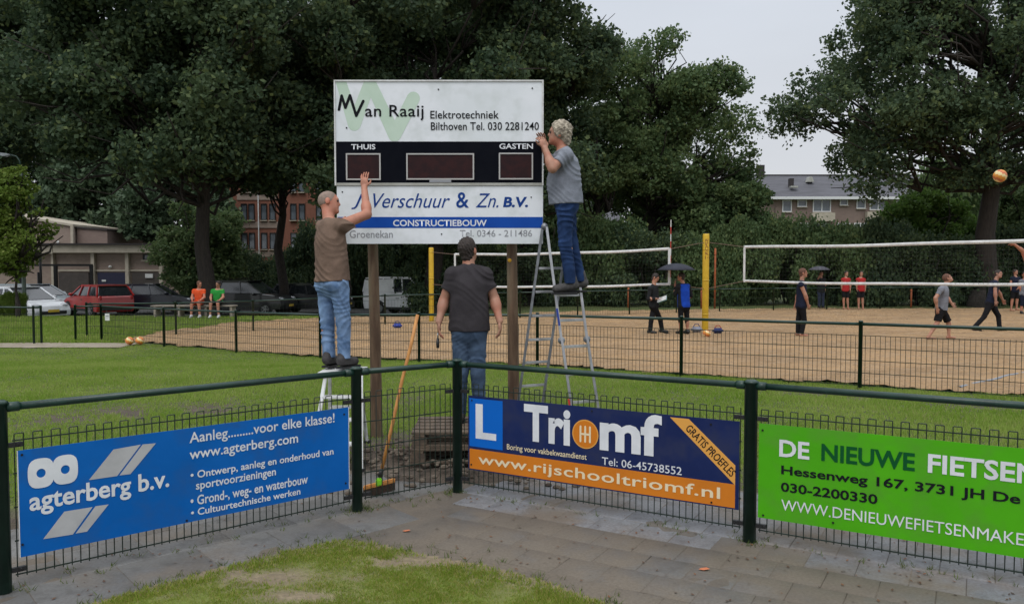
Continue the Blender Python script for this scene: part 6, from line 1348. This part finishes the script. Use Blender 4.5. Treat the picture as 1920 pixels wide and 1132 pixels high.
# H: lunging dark man
J = feet(PJ(dict(head=(1872, 514), neck=(1867, 525), shL=(1860, 531, .16), shR=(1866, 532, -.16), elR=(1866, 549, -.22), wrR=(1867, 564, -.25), elL=(1874, 549, .25), wrL=(1880, 562, .3), hipL=(1858, 568, .08), hipR=(1857, 569, -.08), knL=(1872, 592, .05), knR=(1845, 594, -.1), anL=(1874, 618, 0), anR=(1827, 618, -.15)), 23.4))
person('man in all black clothes lunging on the sand under the right net', J, (.9, -.45, 0), dict(shirt=navy, legs=black, shoes=shoeB), sleeve=.4, shirt_len=.05, hair=('short', M['hair_dark']), look=(.6, -.8, 0), barefoot=False, skin='skin_dark')
# I, J: two at the right edge
J = feet(PJ(dict(head=(1904, 510), neck=(1904, 518), shL=(1911, 522), shR=(1897, 522), elL=(1913, 532), wrL=(1909, 540, -.2), elR=(1895, 532), wrR=(1896, 541), hipL=(1907, 545), hipR=(1900, 545), knL=(1907, 562), knR=(1898, 562), anL=(1906, 578), anR=(1896, 578)), 33.4))
person('bare-legged woman in a dark top standing at the right picture edge', J, (.4, -1, 0), dict(shirt=navy, legs=black, shoes=shoeB), s=.95, sleeve=.3, leg=.42, hair=('long', M['hair_dark']), barefoot=True, h=.013)
J = feet(PJ(dict(head=(1921, 515), neck=(1921, 523), shL=(1928, 527), shR=(1914, 527), elL=(1930, 538), wrL=(1927, 548), elR=(1912, 537), wrR=(1914, 546), hipL=(1924, 551), hipR=(1917, 551), knL=(1924, 570), knR=(1916, 570), anL=(1923, 588), anR=(1915, 588)), 31.5))
person('person in a grey top and navy shorts cut off by the right picture edge', J, (-.3, -1, 0), dict(shirt=grey, legs=navy, shoes=shoeB), s=.98, sleeve=.5, leg=.6, hair=('short', M['hair_dark']), h=.013, skin='skin_red')
# K: jumping player at the right net, mostly outside the frame
Y0 = 20.5
J = PJ(dict(head=(1926, 484), neck=(1932, 497), shL=(1934, 503, .16), shR=(1929, 502, -.16), elR=(1917, 470, -.25), wrR=(1903, 459, -.3), elL=(1950, 515, .2), wrL=(1960, 500, .2), hipL=(1942, 542, .08), hipR=(1940, 542, -.08), knL=(1950, 568, .1), knR=(1940, 570, -.1), anL=(1965, 588, .1), anR=(1956, 590, -.1)), Y0)
person('player in red jumping with one arm up at the right picture edge', J, (-1, -.1, 0), dict(shirt=red, legs=black, shoes=shoeB), s=1.0, sleeve=.3, leg=.45, hair=('short', M['hair_dark']), barefoot=True, skin='skin_red', hands={'R': ((-1, 0, .2), (0, -.3, -1), .3), 'L': ((.5, 0, 1), (1, 0, 0), .4)})
# seated pair on the bench
orange = cloth('bright_orange_top', (.75, .10, .03)); green = cloth('bright_green_top', (.03, .30, .05))
for k, (x0, m_, lab, sk) in enumerate(((375, orange, 'person in a bright orange shirt sitting on the bench', 'skin_red'), (410, green, 'person in a bright green shirt sitting on the bench', 'skin'))):
    zb = G1(bc) + .54; s = bc[1] / F_PX; x = (x0 - 960) * s; y = bc[1] - .1
    J = dict(hipL=V3(x + .09, y, zb + .05), hipR=V3(x - .09, y, zb + .05), neck=V3(x + .02, y - .05, zb + .55), head=V3(x + .05, y - .09, zb + .72), shL=V3(x + .19, y - .04, zb + .48), shR=V3(x - .17, y - .04, zb + .48), elL=V3(x + .24, y - .12, zb + .24), elR=V3(x - .22, y - .12, zb + .24), wrL=V3(x + .16, y - .34, zb + .13), wrR=V3(x - .12, y - .34, zb + .13), knL=V3(x + .16, y - .46, zb + .02), knR=V3(x - .10, y - .46, zb + .02), anL=V3(x + .2, y - .48, G1(bc) + .13), anR=V3(x - .1, y - .5, G1(bc) + .13))
    person(lab, J, (.1, -1, 0), dict(shirt=m_, legs=black if k else mat('orange_shorts', (.4, .05, .02)), shoes=mat('pale_shoe', (.5, .5, .5))), s=.97, sleeve=.5, leg=.45, hair=('short', M['hair_red' if k == 0 else 'hair_dark']), h=.013, skin=sk, look=((.8, -.5, -.2), (-.4, -1, -.3))[k])
print('objects', len(bpy.data.objects), 'tris', sum(len(o.data.polygons) for o in bpy.data.objects if o.type == 'MESH'))
